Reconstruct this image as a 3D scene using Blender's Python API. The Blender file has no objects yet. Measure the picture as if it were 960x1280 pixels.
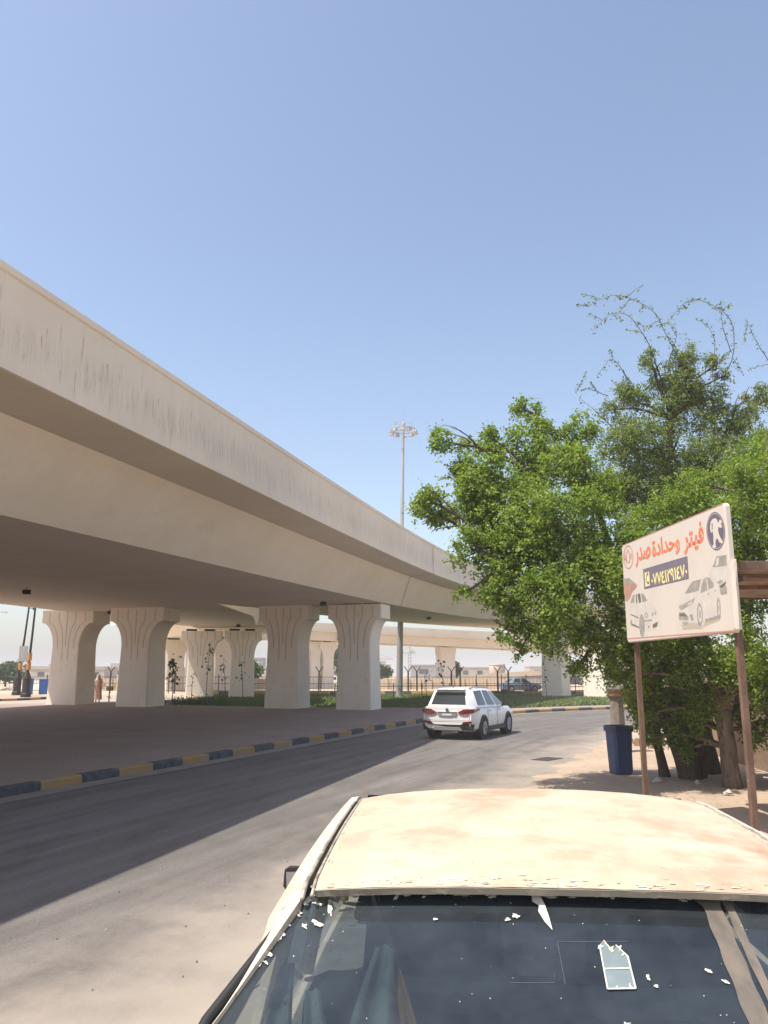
import bpy, bmesh, math, random
import numpy as np
from mathutils import Vector, Matrix
R = math.radians
random.seed(7); RNG = np.random.default_rng(11)
SC = bpy.context.scene
COL = SC.collection

# ------------------------------------------------------------------ camera, sky, sun, exposure
cam_d = bpy.data.cameras.new('camera'); cam = bpy.data.objects.new('camera', cam_d); COL.objects.link(cam)
cam.location = (0, 0, 1.95); cam.rotation_euler = (R(90) + math.atan(0.2), 0, 0)
cam_d.sensor_fit = 'VERTICAL'; cam_d.sensor_height = 36.0; cam_d.lens = 36.0 * 1000 / 1280
cam_d.clip_start = 0.05; cam_d.clip_end = 9000
SC.camera = cam
SUN_H = Vector((-0.90, -0.43)).normalized(); SUN_EL = R(62.5)
world = bpy.data.worlds.new('World'); SC.world = world; world.use_nodes = True
wn = world.node_tree.nodes; wl = world.node_tree.links
sky = wn.new('ShaderNodeTexSky'); sky.sky_type = 'NISHITA'; sky.sun_disc = False
sky.sun_elevation = SUN_EL; sky.sun_rotation = math.atan2(SUN_H.x, SUN_H.y)
sky.altitude = 0; sky.air_density = 1.0; sky.dust_density = 1.8; sky.ozone_density = 0.6
bg = wn['Background']; bg.inputs['Strength'].default_value = 0.15
hsv = wn.new('ShaderNodeHueSaturation'); hsv.inputs['Saturation'].default_value = .94
warm = wn.new('ShaderNodeMix'); warm.data_type = 'RGBA'; warm.blend_type = 'MULTIPLY'; warm.inputs['Factor'].default_value = 1; warm.inputs['B'].default_value = (1.0, .985, .975, 1)
wl.new(sky.outputs['Color'], hsv.inputs['Color']); wl.new(hsv.outputs['Color'], warm.inputs['A']); wl.new(warm.outputs['Result'], bg.inputs['Color'])
sun_d = bpy.data.lights.new('sun', 'SUN'); sun = bpy.data.objects.new('sun', sun_d); COL.objects.link(sun)
sun_d.energy = 4.4; sun_d.angle = R(0.55); sun_d.color = (1.0, 0.93, 0.82)
sdir = Vector((SUN_H.x * math.cos(SUN_EL), SUN_H.y * math.cos(SUN_EL), math.sin(SUN_EL)))
sun.rotation_euler = sdir.to_track_quat('Z', 'Y').to_euler(); sun.location = sdir * 60
vs = SC.view_settings; vs.view_transform = 'Standard'; vs.look = 'None'; vs.gamma = 1; vs.use_curve_mapping = False
vs.exposure = 0.66
SC.cycles.max_bounces = 10; SC.cycles.diffuse_bounces = 5; SC.cycles.transparent_max_bounces = 16
SC.cycles.use_denoising = True

# ------------------------------------------------------------------ helpers
def tag(o, label=None, cat=None, group=None, kind=None):
    if label: o['label'] = label
    if cat: o['category'] = cat
    if group: o['group'] = group
    if kind: o['kind'] = kind
    return o

def thing(name, label, cat, loc=(0, 0, 0), rz=0.0, group=None):
    o = bpy.data.objects.new(name, None); COL.objects.link(o)
    o.location = loc; o.rotation_euler = (0, 0, rz); o.empty_display_size = 0.3
    return tag(o, label, cat, group)

def copy_tree(o, parent=None):
    c = o.copy(); COL.objects.link(c)
    if parent: c.parent = parent
    for ch in list(o.children): copy_tree(ch, c)
    return c

class MB:
    """collects simple shapes and links them as ONE mesh object"""
    def __init__(s): s.v = []; s.f = []; s.m = []
    def add(s, vs, fs, mi=0):
        n = len(s.v); s.v += [tuple(v) for v in vs]
        s.f += [tuple(i + n for i in f) for f in fs]; s.m += [mi] * len(fs); return s
    def box(s, c, d, rz=0.0, mi=0, taper=1.0):
        x, y, z = d[0] / 2, d[1] / 2, d[2] / 2; cs, sn = math.cos(rz), math.sin(rz); vs = []
        for dz, k in ((-z, 1), (z, taper)):
            for dx, dy in ((-x, -y), (x, -y), (x, y), (-x, y)):
                dx *= k; dy *= k
                vs.append((c[0] + dx * cs - dy * sn, c[1] + dx * sn + dy * cs, c[2] + dz))
        return s.add(vs, [(3, 2, 1, 0), (4, 5, 6, 7), (0, 1, 5, 4), (1, 2, 6, 5), (2, 3, 7, 6), (3, 0, 4, 7)], mi)
    def tube(s, pts, r, n=8, mi=0, cap=True):
        pts = [Vector(p) for p in pts]; k = len(pts)
        rs = r if hasattr(r, '__len__') else [r] * k
        t0 = (pts[1] - pts[0]).normalized()
        a = Vector((1, 0, 0)) if abs(t0.x) < .8 else Vector((0, 1, 0))
        u = t0.cross(a).normalized(); vs = []; fs = []
        for i, p in enumerate(pts):
            t = (pts[min(i + 1, k - 1)] - pts[max(i - 1, 0)]).normalized()
            u = (u - t * u.dot(t)).normalized(); w = t.cross(u)
            for j in range(n):
                g = 2 * math.pi * j / n
                vs.append(p + (u * math.cos(g) + w * math.sin(g)) * rs[i])
        for i in range(k - 1):
            for j in range(n):
                fs.append((i * n + j, i * n + (j + 1) % n, (i + 1) * n + (j + 1) % n, (i + 1) * n + j))
        if cap:
            fs.append(tuple(range(n - 1, -1, -1))); fs.append(tuple(range((k - 1) * n, k * n)))
        return s.add(vs, fs, mi)
    def lathe(s, prof, c=(0, 0, 0), n=16, mi=0):
        vs = []; fs = []; k = len(prof)
        for r_, z in prof:
            for j in range(n):
                g = 2 * math.pi * (j + .5) / n
                vs.append((c[0] + r_ * math.cos(g), c[1] + r_ * math.sin(g), c[2] + z))
        for i in range(k - 1):
            for j in range(n):
                fs.append((i * n + j, i * n + (j + 1) % n, (i + 1) * n + (j + 1) % n, (i + 1) * n + j))
        fs.append(tuple(range(n - 1, -1, -1))); fs.append(tuple(range((k - 1) * n, k * n)))
        return s.add(vs, fs, mi)
    def loft(s, rings, closed=True, cap=True, mi=0, flip=False):
        n = len(rings[0]); vs = [p for r_ in rings for p in r_]; fs = []
        for i in range(len(rings) - 1):
            for j in range(n if closed else n - 1):
                q = (i * n + j, i * n + (j + 1) % n, (i + 1) * n + (j + 1) % n, (i + 1) * n + j)
                fs.append(q[::-1] if flip else q)
        if cap and closed:
            a = tuple(range(n - 1, -1, -1)); b = tuple(range((len(rings) - 1) * n, len(rings) * n))
            fs += [a[::-1], b[::-1]] if flip else [a, b]
        return s.add(vs, fs, mi)
    def prism(s, poly, z0, z1, mi=0):
        n = len(poly); vs = [(p[0], p[1], z0) for p in poly] + [(p[0], p[1], z1) for p in poly]
        return s.add(vs, [tuple(range(n - 1, -1, -1)), tuple(range(n, 2 * n))] + [(i, (i + 1) % n, n + (i + 1) % n, n + i) for i in range(n)], mi)
    def wheel(s, c, r_, w, n=24, mi=0, hole=0.0):
        """a ring or disc with its axis along x"""
        prof = [(max(hole, .001), -w / 2), (r_ * .94, -w / 2), (r_, -w * .3), (r_, w * .3), (r_ * .94, w / 2), (max(hole, .001), w / 2)]
        vs = []; fs = []; k = len(prof)
        for rr, x in prof:
            for j in range(n):
                g = 2 * math.pi * j / n
                vs.append((c[0] + x, c[1] + rr * math.cos(g), c[2] + rr * math.sin(g)))
        for i in range(k):
            for j in range(n):
                fs.append((i * n + j, i * n + (j + 1) % n, ((i + 1) % k) * n + (j + 1) % n, ((i + 1) % k) * n + j))
        return s.add(vs, fs, mi)
    def build(s, name, mats, parent=None, smooth=False, bevel=0.0, off=(0, 0, 0), fixn=False):
        me = bpy.data.meshes.new(name)
        vv = s.v if off == (0, 0, 0) else [(v[0] - off[0], v[1] - off[1], v[2] - off[2]) for v in s.v]
        me.from_pydata(vv, [], s.f)
        for m in (mats if isinstance(mats, (list, tuple)) else [mats]): me.materials.append(m)
        if max(s.m, default=0) > 0: me.polygons.foreach_set('material_index', s.m)
        if fixn:
            b = bmesh.new(); b.from_mesh(me); bmesh.ops.remove_doubles(b, verts=b.verts, dist=1e-5)
            bmesh.ops.recalc_face_normals(b, faces=b.faces); b.to_mesh(me); b.free()
        if smooth:
            me.polygons.foreach_set('use_smooth', [True] * len(me.polygons))
            if smooth is not True:
                me.set_sharp_from_angle(angle=R(smooth))
        me.update()
        o = bpy.data.objects.new(name, me); COL.objects.link(o)
        if parent: o.parent = parent
        if bevel:
            bv = o.modifiers.new('bevel', 'BEVEL'); bv.width = bevel; bv.segments = 2; bv.limit_method = 'ANGLE'; bv.angle_limit = R(40)
        return o

# ------------------------------------------------------------------ materials
def mat(name, col=(.5, .5, .5), rough=.7, metal=0.0, noise=None, bump=None, spec=.4, coat=0.0):
    """noise = list of (scale, colour2, lo, hi, stretch) mixed over the base colour; bump = (scale, strength)"""
    m = bpy.data.materials.new(name); m.use_nodes = True
    nt = m.node_tree; N = nt.nodes; L = nt.links; p = N['Principled BSDF']
    p.inputs['Roughness'].default_value = rough; p.inputs['Metallic'].default_value = metal
    p.inputs['Specular IOR Level'].default_value = spec; p.inputs['Coat Weight'].default_value = coat
    p.inputs['Base Color'].default_value = (*col, 1)
    tc = N.new('ShaderNodeTexCoord'); out = None
    for (sc, c2, lo, hi, st) in (noise or []):
        mp = N.new('ShaderNodeMapping'); mp.inputs['Scale'].default_value = st
        L.new(tc.outputs['Object'], mp.inputs['Vector'])
        nz = N.new('ShaderNodeTexNoise'); nz.inputs['Scale'].default_value = sc; nz.inputs['Detail'].default_value = 6; nz.inputs['Roughness'].default_value = .62
        L.new(mp.outputs['Vector'], nz.inputs['Vector'])
        rp = N.new('ShaderNodeMapRange'); rp.inputs['From Min'].default_value = lo; rp.inputs['From Max'].default_value = hi
        L.new(nz.outputs['Fac'], rp.inputs['Value'])
        mx = N.new('ShaderNodeMix'); mx.data_type = 'RGBA'
        L.new(rp.outputs['Result'], mx.inputs['Factor'])
        if out: L.new(out, mx.inputs['A'])
        else: mx.inputs['A'].default_value = (*col, 1)
        mx.inputs['B'].default_value = (*c2, 1); out = mx.outputs['Result']
    if out: L.new(out, p.inputs['Base Color'])
    if bump:
        nz = N.new('ShaderNodeTexNoise'); nz.inputs['Scale'].default_value = bump[0]; nz.inputs['Detail'].default_value = 8
        L.new(tc.outputs['Object'], nz.inputs['Vector'])
        b = N.new('ShaderNodeBump'); b.inputs['Strength'].default_value = bump[1]; b.inputs['Distance'].default_value = .02
        L.new(nz.outputs['Fac'], b.inputs['Height']); L.new(b.outputs['Normal'], p.inputs['Normal'])
    return m

O1 = (1, 1, 1)
M = {}
M['soil'] = mat('sandy_soil', (.46, .36, .255), .95, noise=[(.12, (.40, .31, .22), .4, .65, O1), (1.3, (.53, .43, .32), .45, .7, O1), (14, (.33, .25, .18), .58, .75, O1)], bump=(9, .5))
M['concrete'] = mat('painted_concrete', (.80, .71, .59), .8, noise=[(.35, (.73, .63, .50), .4, .7, O1), (5, (.74, .645, .515), .5, .75, (1, 1, .3)), (.9, (.68, .57, .44), .60, .8, (1, 1, 2.5))], bump=(30, .08))
M['pier'] = mat('pier_concrete', (.84, .77, .67), .8, noise=[(.5, (.78, .70, .60), .4, .7, O1), (7, (.70, .61, .51), .55, .8, (1, 1, .25)), (2.5, (.55, .46, .36), .62, .8, (1, 1, .6))], bump=(30, .1))
M['groove_shade'] = mat('pier_groove_shade', (.54, .44, .34), .9)  # brown that paints the shade of the pier recesses
M['joint'] = mat('dark_joint', (.05, .04, .035), .9)
M['jointbrown'] = mat('brown_joint', (.26, .18, .125), .9)
M['stain'] = mat('drip_stain', (.24, .195, .155), .9)
M['stain2'] = mat('faint_drip_stain', (.52, .445, .365), .9)
M['rubber'] = mat('bearing_rubber', (.03, .027, .025), .8)
M['steel'] = mat('galvanised_steel', (.40, .39, .38), .5, .4, noise=[(3, (.32, .31, .30), .4, .7, (1, 1, .2))])
M['darksteel'] = mat('dark_steel', (.05, .045, .042), .6, .3)
M['sheet'] = mat('weathered_sheet', (.30, .235, .195), .75, .1, noise=[(5, (.20, .11, .075), .48, .62, (.4, 1, 1))])
M['rust'] = mat('rusty_brown_paint', (.135, .082, .06), .75, .1, noise=[(6, (.20, .125, .09), .45, .65, (1, 1, .4)), (30, (.12, .06, .045), .55, .7, O1)], bump=(40, .2))
M['kerb_y'] = mat('kerb_yellow', (.40, .24, .065), .85, noise=[(5, (.30, .225, .145), .45, .62, O1), (25, (.28, .22, .16), .55, .7, O1)])
M['kerb_k'] = mat('kerb_black', (.055, .06, .072), .85, noise=[(5, (.11, .105, .10), .42, .62, O1), (25, (.16, .14, .12), .58, .72, O1)])
M['grass'] = mat('lawn_grass', (.085, .105, .04), .9, noise=[(.6, (.10, .125, .04), .4, .65, O1)])
M['blade'] = mat('grass_blades', (.12, .18, .04), .8, noise=[(.5, (.18, .20, .07), .4, .65, O1)])
M['bark'] = mat('tree_bark', (.115, .085, .062), .95, noise=[(9, (.06, .045, .034), .42, .62, (1, 1, .25)), (40, (.16, .125, .095), .55, .7, (1, 1, .3))], bump=(18, .9))
M['palebark'] = mat('pale_peeling_bark', (.19, .145, .11), .95, noise=[(5, (.30, .24, .19), .52, .62, (1, 1, .4)), (12, (.09, .065, .05), .5, .65, (1, 1, .3))], bump=(18, .9))
M['mud'] = mat('mud_wall', (.24, .165, .11), .95, noise=[(1.2, (.20, .135, .09), .4, .65, O1), (9, (.29, .21, .145), .5, .7, O1)], bump=(8, .7))
M['white'] = mat('white_car_paint', (.78, .77, .755), .3, 0, coat=.5)
M['blackplastic'] = mat('black_plastic', (.022, .022, .023), .55)
M['greyplastic'] = mat('grey_plastic', (.25, .25, .255), .5)
M['tyre'] = mat('tyre', (.022, .021, .02), .9)
M['alloy'] = mat('alloy_rim', (.42, .41, .40), .35, .7)
M['tail'] = mat('tail_lamp_red', (.16, .012, .018), .2, coat=.5)
M['carglass'] = mat('dark_car_glass', (.04, .05, .055), .06, spec=.6)
M['chrome'] = mat('chrome', (.6, .6, .6), .15, 1.0)
M['plate'] = mat('number_plate', (.66, .66, .64), .5)
M['greypaint'] = mat('grey_blue_paint', (.16, .20, .26), .35, coat=.4)
M['blue'] = mat('blue_bin_plastic', (.05, .085, .20), .6, noise=[(4, (.075, .09, .14), .5, .7, (1, 1, .4)), (14, (.17, .17, .2), .64, .76, O1)])
M['bluerim'] = mat('blue_bin_rim', (.045, .07, .135), .6)
M['bluebin2'] = mat('bright_blue_plastic', (.04, .12, .36), .5)
M['wallblock'] = mat('pale_block_wall', (.58, .47, .35), .9, noise=[(.8, (.50, .40, .30), .45, .7, O1)])
M['bld'] = mat('distant_plaster', (.47, .39, .31), .9, noise=[(.1, (.40, .34, .28), .4, .7, O1)])
M['bld2'] = mat('grey_render', (.36, .33, .31), .9, noise=[(.1, (.30, .28, .27), .4, .7, O1)])
M['window'] = mat('dark_window', (.05, .055, .06), .3)
M['orange'] = mat('orange_band', (.50, .21, .05), .7)
M['cranered'] = mat('crane_steel', (.30, .28, .27), .6)
M['polegrey'] = mat('cast_post', (.20, .18, .155), .85, noise=[(7, (.15, .13, .11), .45, .7, O1)], bump=(20, .3))
M['robe'] = mat('dusty_robe', (.30, .17, .13), .95, noise=[(6, (.38, .24, .19), .45, .65, O1)])
M['scarf'] = mat('pale_scarf', (.46, .38, .30), .95)
M['vest'] = mat('pale_shawl', (.50, .36, .27), .95)
M['skin'] = mat('skin', (.30, .17, .11), .6)
M['bikered'] = mat('red_frame_paint', (.38, .05, .05), .5)
M['crate'] = mat('dark_crate', (.10, .075, .06), .85)
M['litter'] = mat('white_litter', (.46, .43, .40), .8)
M['tar'] = mat('dark_patch', (.05, .045, .042), .9)

def leafmat(name, c1, c2, c3, trans=.35):
    m = bpy.data.materials.new(name); m.use_nodes = True
    nt = m.node_tree; N = nt.nodes; L = nt.links; p = N['Principled BSDF']
    at_ = N.new('ShaderNodeAttribute'); at_.attribute_name = 'rnd'
    rp = N.new('ShaderNodeValToRGB'); e = rp.color_ramp.elements
    e[0].color = (*c1, 1); e[1].color = (*c3, 1); k = e.new(.55); k.color = (*c2, 1)
    L.new(at_.outputs['Fac'], rp.inputs['Fac']); L.new(rp.outputs['Color'], p.inputs['Base Color'])
    p.inputs['Roughness'].default_value = .5; p.inputs['Specular IOR Level'].default_value = .35
    tr = N.new('ShaderNodeBsdfTranslucent'); hs = N.new('ShaderNodeMix'); hs.data_type = 'RGBA'; hs.blend_type = 'MULTIPLY'
    hs.inputs['Factor'].default_value = 1; hs.inputs['B'].default_value = (1.5, 1.6, .7, 1)
    L.new(rp.outputs['Color'], hs.inputs['A']); L.new(hs.outputs['Result'], tr.inputs['Color'])
    mx = N.new('ShaderNodeMixShader'); mx.inputs['Fac'].default_value = trans
    L.new(p.outputs['BSDF'], mx.inputs[1]); L.new(tr.outputs['BSDF'], mx.inputs[2])
    L.new(mx.outputs['Shader'], N['Material Output'].inputs['Surface'])
    return m
M['leafA'] = leafmat('bright_leaves', (.095, .15, .024), (.185, .265, .047), (.33, .38, .11), .45)
M['leafB'] = leafmat('grey_green_leaves', (.085, .125, .036), (.16, .21, .062), (.29, .31, .125), .36)
M['leafC'] = leafmat('fresh_leaves', (.09, .145, .02), (.175, .255, .04), (.32, .37, .095), .42)
M['leafD'] = leafmat('far_leaves', (.05, .085, .03), (.07, .11, .04), (.10, .13, .055), .2)

# fascia: drip streaks that run down from the joint between barrier and slab edge
def fascia_mat():
    m = mat('weathered_fascia', (.77, .68, .56), .85, noise=[(.35, (.69, .60, .49), .4, .7, O1), (4, (.70, .615, .505), .5, .75, (1, 1, .3))], bump=(30, .08))
    nt = m.node_tree; N = nt.nodes; L = nt.links; p = N['Principled BSDF']
    base = p.inputs['Base Color'].links[0].from_socket
    uv = N.new('ShaderNodeUVMap'); uv.uv_map = 'run'
    sp = N.new('ShaderNodeSeparateXYZ'); L.new(uv.outputs['UV'], sp.inputs['Vector'])
    mp = N.new('ShaderNodeMapping'); mp.inputs['Scale'].default_value = (13.0, .35, 1); L.new(uv.outputs['UV'], mp.inputs['Vector'])
    n1 = N.new('ShaderNodeTexNoise'); n1.inputs['Scale'].default_value = 1.6; n1.inputs['Detail'].default_value = 5; n1.inputs['Roughness'].default_value = .75
    L.new(mp.outputs['Vector'], n1.inputs['Vector'])
    # band mask: strongest around 0.5 m above the bottom, v = metres above the bottom edge
    def rng(a, b, c, d, sock):
        r_ = N.new('ShaderNodeMapRange'); r_.interpolation_type = 'SMOOTHSTEP'
        for k, v_ in zip(('From Min', 'From Max', 'To Min', 'To Max'), (a, b, c, d)): r_.inputs[k].default_value = v_
        L.new(sock, r_.inputs['Value']); return r_.outputs['Result']
    def mul(a, b):
        q = N.new('ShaderNodeMath'); q.operation = 'MULTIPLY'; L.new(a, q.inputs[0]); L.new(b, q.inputs[1]); return q.outputs[0]
    up = rng(.10, .50, 0, 1, sp.outputs['Y']); dn = rng(.60, 1.0, 1, 0, sp.outputs['Y'])
    st = rng(.44, .60, 0, 1, n1.outputs['Fac'])
    n2 = N.new('ShaderNodeTexNoise'); n2.inputs['Scale'].default_value = .45; n2.inputs['Detail'].default_value = 3
    L.new(uv.outputs['UV'], n2.inputs['Vector'])
    pat = rng(.35, .62, .45, 1, n2.outputs['Fac'])
    msk = mul(mul(mul(up, dn), st), pat)
    k = N.new('ShaderNodeMath'); k.operation = 'MULTIPLY'; k.inputs[1].default_value = .42; L.new(msk, k.inputs[0])
    mx = N.new('ShaderNodeMix'); mx.data_type = 'RGBA'; L.new(k.outputs[0], mx.inputs['Factor'])
    L.new(base, mx.inputs['A']); mx.inputs['B'].default_value = (.34, .285, .235, 1)
    L.new(mx.outputs['Result'], p.inputs['Base Color'])
    return m
M['fascia'] = fascia_mat()

def asphalt_mat():
    m = mat('dusty_asphalt', (.135, .122, .113), .92, noise=[(.25, (.160, .145, .135), .4, .65, O1), (2.2, (.115, .103, .094), .5, .7, (1, .3, 1)), (60, (.20, .18, .165), .55, .75, O1)], bump=(160, .12))
    nt = m.node_tree; N = nt.nodes; L = nt.links; p = N['Principled BSDF']
    base = p.inputs['Base Color'].links[0].from_socket
    uv = N.new('ShaderNodeUVMap'); uv.uv_map = 'run'
    sp = N.new('ShaderNodeSeparateXYZ'); L.new(uv.outputs['UV'], sp.inputs['Vector'])
    tc = N.new('ShaderNodeTexCoord')
    nz = N.new('ShaderNodeTexNoise'); nz.inputs['Scale'].default_value = .8; nz.inputs['Detail'].default_value = 8; nz.inputs['Roughness'].default_value = .65
    L.new(tc.outputs['Object'], nz.inputs['Vector'])
    m3 = N.new('ShaderNodeMapping'); m3.inputs['Scale'].default_value = (26, .22, 1); L.new(uv.outputs['UV'], m3.inputs['Vector'])
    n3 = N.new('ShaderNodeTexNoise'); n3.inputs['Scale'].default_value = 1.0; n3.inputs['Detail'].default_value = 6; L.new(m3.outputs['Vector'], n3.inputs['Vector'])
    r3 = N.new('ShaderNodeMapRange'); r3.inputs['From Min'].default_value = .35; r3.inputs['From Max'].default_value = .7; r3.inputs['To Min'].default_value = .80; r3.inputs['To Max'].default_value = 1.22; L.new(n3.outputs['Fac'], r3.inputs['Value'])
    vo = N.new('ShaderNodeTexVoronoi'); vo.inputs['Scale'].default_value = 55; L.new(tc.outputs['Object'], vo.inputs['Vector'])
    r4 = N.new('ShaderNodeMapRange'); r4.inputs['From Max'].default_value = .7; r4.inputs['To Min'].default_value = 1.18; r4.inputs['To Max'].default_value = .86; L.new(vo.outputs['Distance'], r4.inputs['Value'])
    ml = N.new('ShaderNodeMath'); ml.operation = 'MULTIPLY'; L.new(r3.outputs['Result'], ml.inputs[0]); L.new(r4.outputs['Result'], ml.inputs[1])
    sc_ = N.new('ShaderNodeVectorMath'); sc_.operation = 'SCALE'; L.new(base, sc_.inputs[0]); L.new(ml.outputs[0], sc_.inputs['Scale']); base = sc_.outputs['Vector']
    ad = N.new('ShaderNodeMath'); ad.operation = 'MULTIPLY_ADD'; ad.inputs[1].default_value = .5; L.new(nz.outputs['Fac'], ad.inputs[0]); L.new(sp.outputs['X'], ad.inputs[2])
    r_ = N.new('ShaderNodeMapRange'); r_.interpolation_type = 'SMOOTHSTEP'; r_.inputs['From Min'].default_value = .93; r_.inputs['From Max'].default_value = 1.26
    L.new(ad.outputs[0], r_.inputs['Value'])
    mx = N.new('ShaderNodeMix'); mx.data_type = 'RGBA'; L.new(r_.outputs['Result'], mx.inputs['Factor'])
    L.new(base, mx.inputs['A']); mx.inputs['B'].default_value = (.32, .275, .23, 1)
    L.new(mx.outputs['Result'], p.inputs['Base Color'])
    return m
M['asphalt'] = asphalt_mat()
M['fardrive'] = mat('pale_road', (.34, .29, .245), .9, noise=[(.3, (.38, .33, .275), .4, .65, O1)])
M['gutter'] = mat('gutter_concrete', (.27, .235, .205), .92, noise=[(1.5, (.22, .19, .165), .45, .65, O1), (12, (.31, .275, .24), .5, .7, O1)])

def paver_mat(name, c1, c2, cm, sx, sy):
    m = mat(name, c1, .9, bump=None); nt = m.node_tree; N = nt.nodes; L = nt.links; p = N['Principled BSDF']
    tc = N.new('ShaderNodeTexCoord'); br = N.new('ShaderNodeTexBrick'); mp = N.new('ShaderNodeMapping')
    mp.inputs['Rotation'].default_value = (0, 0, R(-20)); L.new(tc.outputs['Object'], mp.inputs['Vector']); L.new(mp.outputs['Vector'], br.inputs['Vector'])
    br.inputs['Color1'].default_value = (*c1, 1); br.inputs['Color2'].default_value = (*c2, 1); br.inputs['Mortar'].default_value = (*cm, 1)
    br.inputs['Scale'].default_value = 1; br.inputs['Brick Width'].default_value = sx; br.inputs['Row Height'].default_value = sy; br.inputs['Mortar Size'].default_value = .006
    nz = N.new('ShaderNodeTexNoise'); nz.inputs['Scale'].default_value = .7; nz.inputs['Detail'].default_value = 7
    L.new(tc.outputs['Object'], nz.inputs['Vector'])
    r_ = N.new('ShaderNodeMapRange'); r_.inputs['From Min'].default_value = .42; r_.inputs['From Max'].default_value = .72; r_.inputs['To Max'].default_value = .8
    L.new(nz.outputs['Fac'], r_.inputs['Value'])
    mx = N.new('ShaderNodeMix'); mx.data_type = 'RGBA'; L.new(r_.outputs['Result'], mx.inputs['Factor']); L.new(br.outputs['Color'], mx.inputs['A'])
    mx.inputs['B'].default_value = (c1[0] * 1.15, c1[1] * 1.12, c1[2] * 1.1, 1); L.new(mx.outputs['Result'], p.inputs['Base Color'])
    return m
M['paving'] = paver_mat('red_brown_paving', (.31, .24, .205), (.285, .222, .19), (.21, .165, .145), .22, .11)
M['sidewalk'] = paver_mat('dusty_sidewalk', (.40, .31, .235), (.35, .275, .21), (.28, .215, .165), .25, .25)
# ------------------------------------------------------------------ polylines
def smooth_line(pts, step=1.0):
    P = np.array(pts, float); P = np.vstack([2 * P[0] - P[1], P, 2 * P[-1] - P[-2]]); out = []
    for i in range(1, len(P) - 2):
        p0, p1, p2, p3 = P[i - 1:i + 3]
        for t in np.linspace(0, 1, 12, endpoint=False):
            out.append(.5 * (2 * p1 + (p2 - p0) * t + (2 * p0 - 5 * p1 + 4 * p2 - p3) * t * t + (3 * p1 - p0 - 3 * p2 + p3) * t ** 3))
    out.append(P[-2]); out = np.array(out)
    d = np.r_[0, np.cumsum(np.linalg.norm(np.diff(out, axis=0), axis=1))]
    n = max(2, int(round(d[-1] / step)) + 1); s = np.linspace(0, d[-1], n)
    return np.stack([np.interp(s, d, out[:, k]) for k in range(P.shape[1])], 1)
def normals(L):
    t = np.gradient(L[:, :2], axis=0); t /= np.linalg.norm(t, axis=1)[:, None]
    return np.stack([-t[:, 1], t[:, 0]], 1)           # to the left of travel
def sheet(name, poly, z, m, kind='structure'):
    o = MB().add([(x, y, z) for x, y in poly], [tuple(range(len(poly)))]).build(name, m); return tag(o, kind=kind)
def slab(name, poly, z0, z1, m):
    o = MB().prism(poly, z0, z1).build(name, m); return tag(o, kind='structure')

# ------------------------------------------------------------------ ground and road
g = MB(); n = 60
gx = np.sign(np.linspace(-1, 1, n)) * np.abs(np.linspace(-1, 1, n)) ** 3 * 2600
for j in range(n):
    for i in range(n):
        g.v.append((gx[i], gx[j] + 100, -.008))
g.f = [(j * n + i, j * n + i + 1, (j + 1) * n + i + 1, (j + 1) * n + i) for j in range(n - 1) for i in range(n - 1)]; g.m = [0] * len(g.f)
tag(g.build('ground', M['soil']), kind='structure')

KERB = smooth_line([(-17, -18), (-10.6, 0), (-6.04, 13.23), (-4.3, 17.72), (-1.85, 23.97), (1.58, 32.4), (5.6, 38.6), (11.7, 43.4), (20, 47.6), (33, 51), (60, 54)], 1.0)
RIGHT = smooth_line([(-9, -18), (-4.2, 0), (-.6, 9.0), (1.78, 14.77), (5.0, 22.3), (7.2, 27.0), (10.6, 32.0), (16, 36.4), (24, 39.6), (36, 42), (60, 44)], 1.0)
def strip(name, A, B, z, m, nx=8):
    n_ = 90
    ra = lambda L: np.stack([np.interp(np.linspace(0, 1, n_), np.linspace(0, 1, len(L)), L[:, k]) for k in (0, 1)], 1)
    A = ra(A); B = ra(B); mb = MB()
    for i in range(n_):
        for j in range(nx + 1):
            p = A[i] * (1 - j / nx) + B[i] * j / nx; mb.v.append((p[0], p[1], z))
    mb.f = [(i * (nx + 1) + j, i * (nx + 1) + j + 1, (i + 1) * (nx + 1) + j + 1, (i + 1) * (nx + 1) + j) for i in range(n_ - 1) for j in range(nx)]
    mb.m = [0] * len(mb.f)
    o = mb.build(name, m); uv = o.data.uv_layers.new(name='run')
    co = [(v % (nx + 1)) / nx for f in mb.f for v in f]; cl = [(v // (nx + 1)) for f in mb.f for v in f]
    uv.data.foreach_set('uv', [q for a, b in zip(co, cl) for q in (a, b)])
    return tag(o, kind='structure')
NK = normals(KERB)
NR = normals(RIGHT)
strip('road', KERB, RIGHT - NR * 1.2, 0.0, M['asphalt'])
strip('gutter', KERB, KERB - NK * .42, .004, M['gutter'], 1)

def painted_kerb(name, L, h=.15, w=.2, yellow_first=True, side=1):
    nn = normals(L) * side; mb = MB()
    for i in range(len(L) - 1):
        mi = (i + (0 if yellow_first else 1)) % 2; rings = []
        for k in (i, i + 1):
            p, q = L[k], nn[k]
            if k == i: p = p + (L[i + 1] - L[i]) * .012
            c = lambda a, z: (p[0] + q[0] * a, p[1] + q[1] * a, z)
            rings.append([c(0, -.02), c(.012, h - .03), c(.04, h), c(w, h), c(w, -.02)])
        mb.loft(rings, True, True, mi, flip=(side > 0))
    return tag(mb.build(name, [M['kerb_y'], M['kerb_k']]), kind='structure')
painted_kerb('kerb', KERB)
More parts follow.
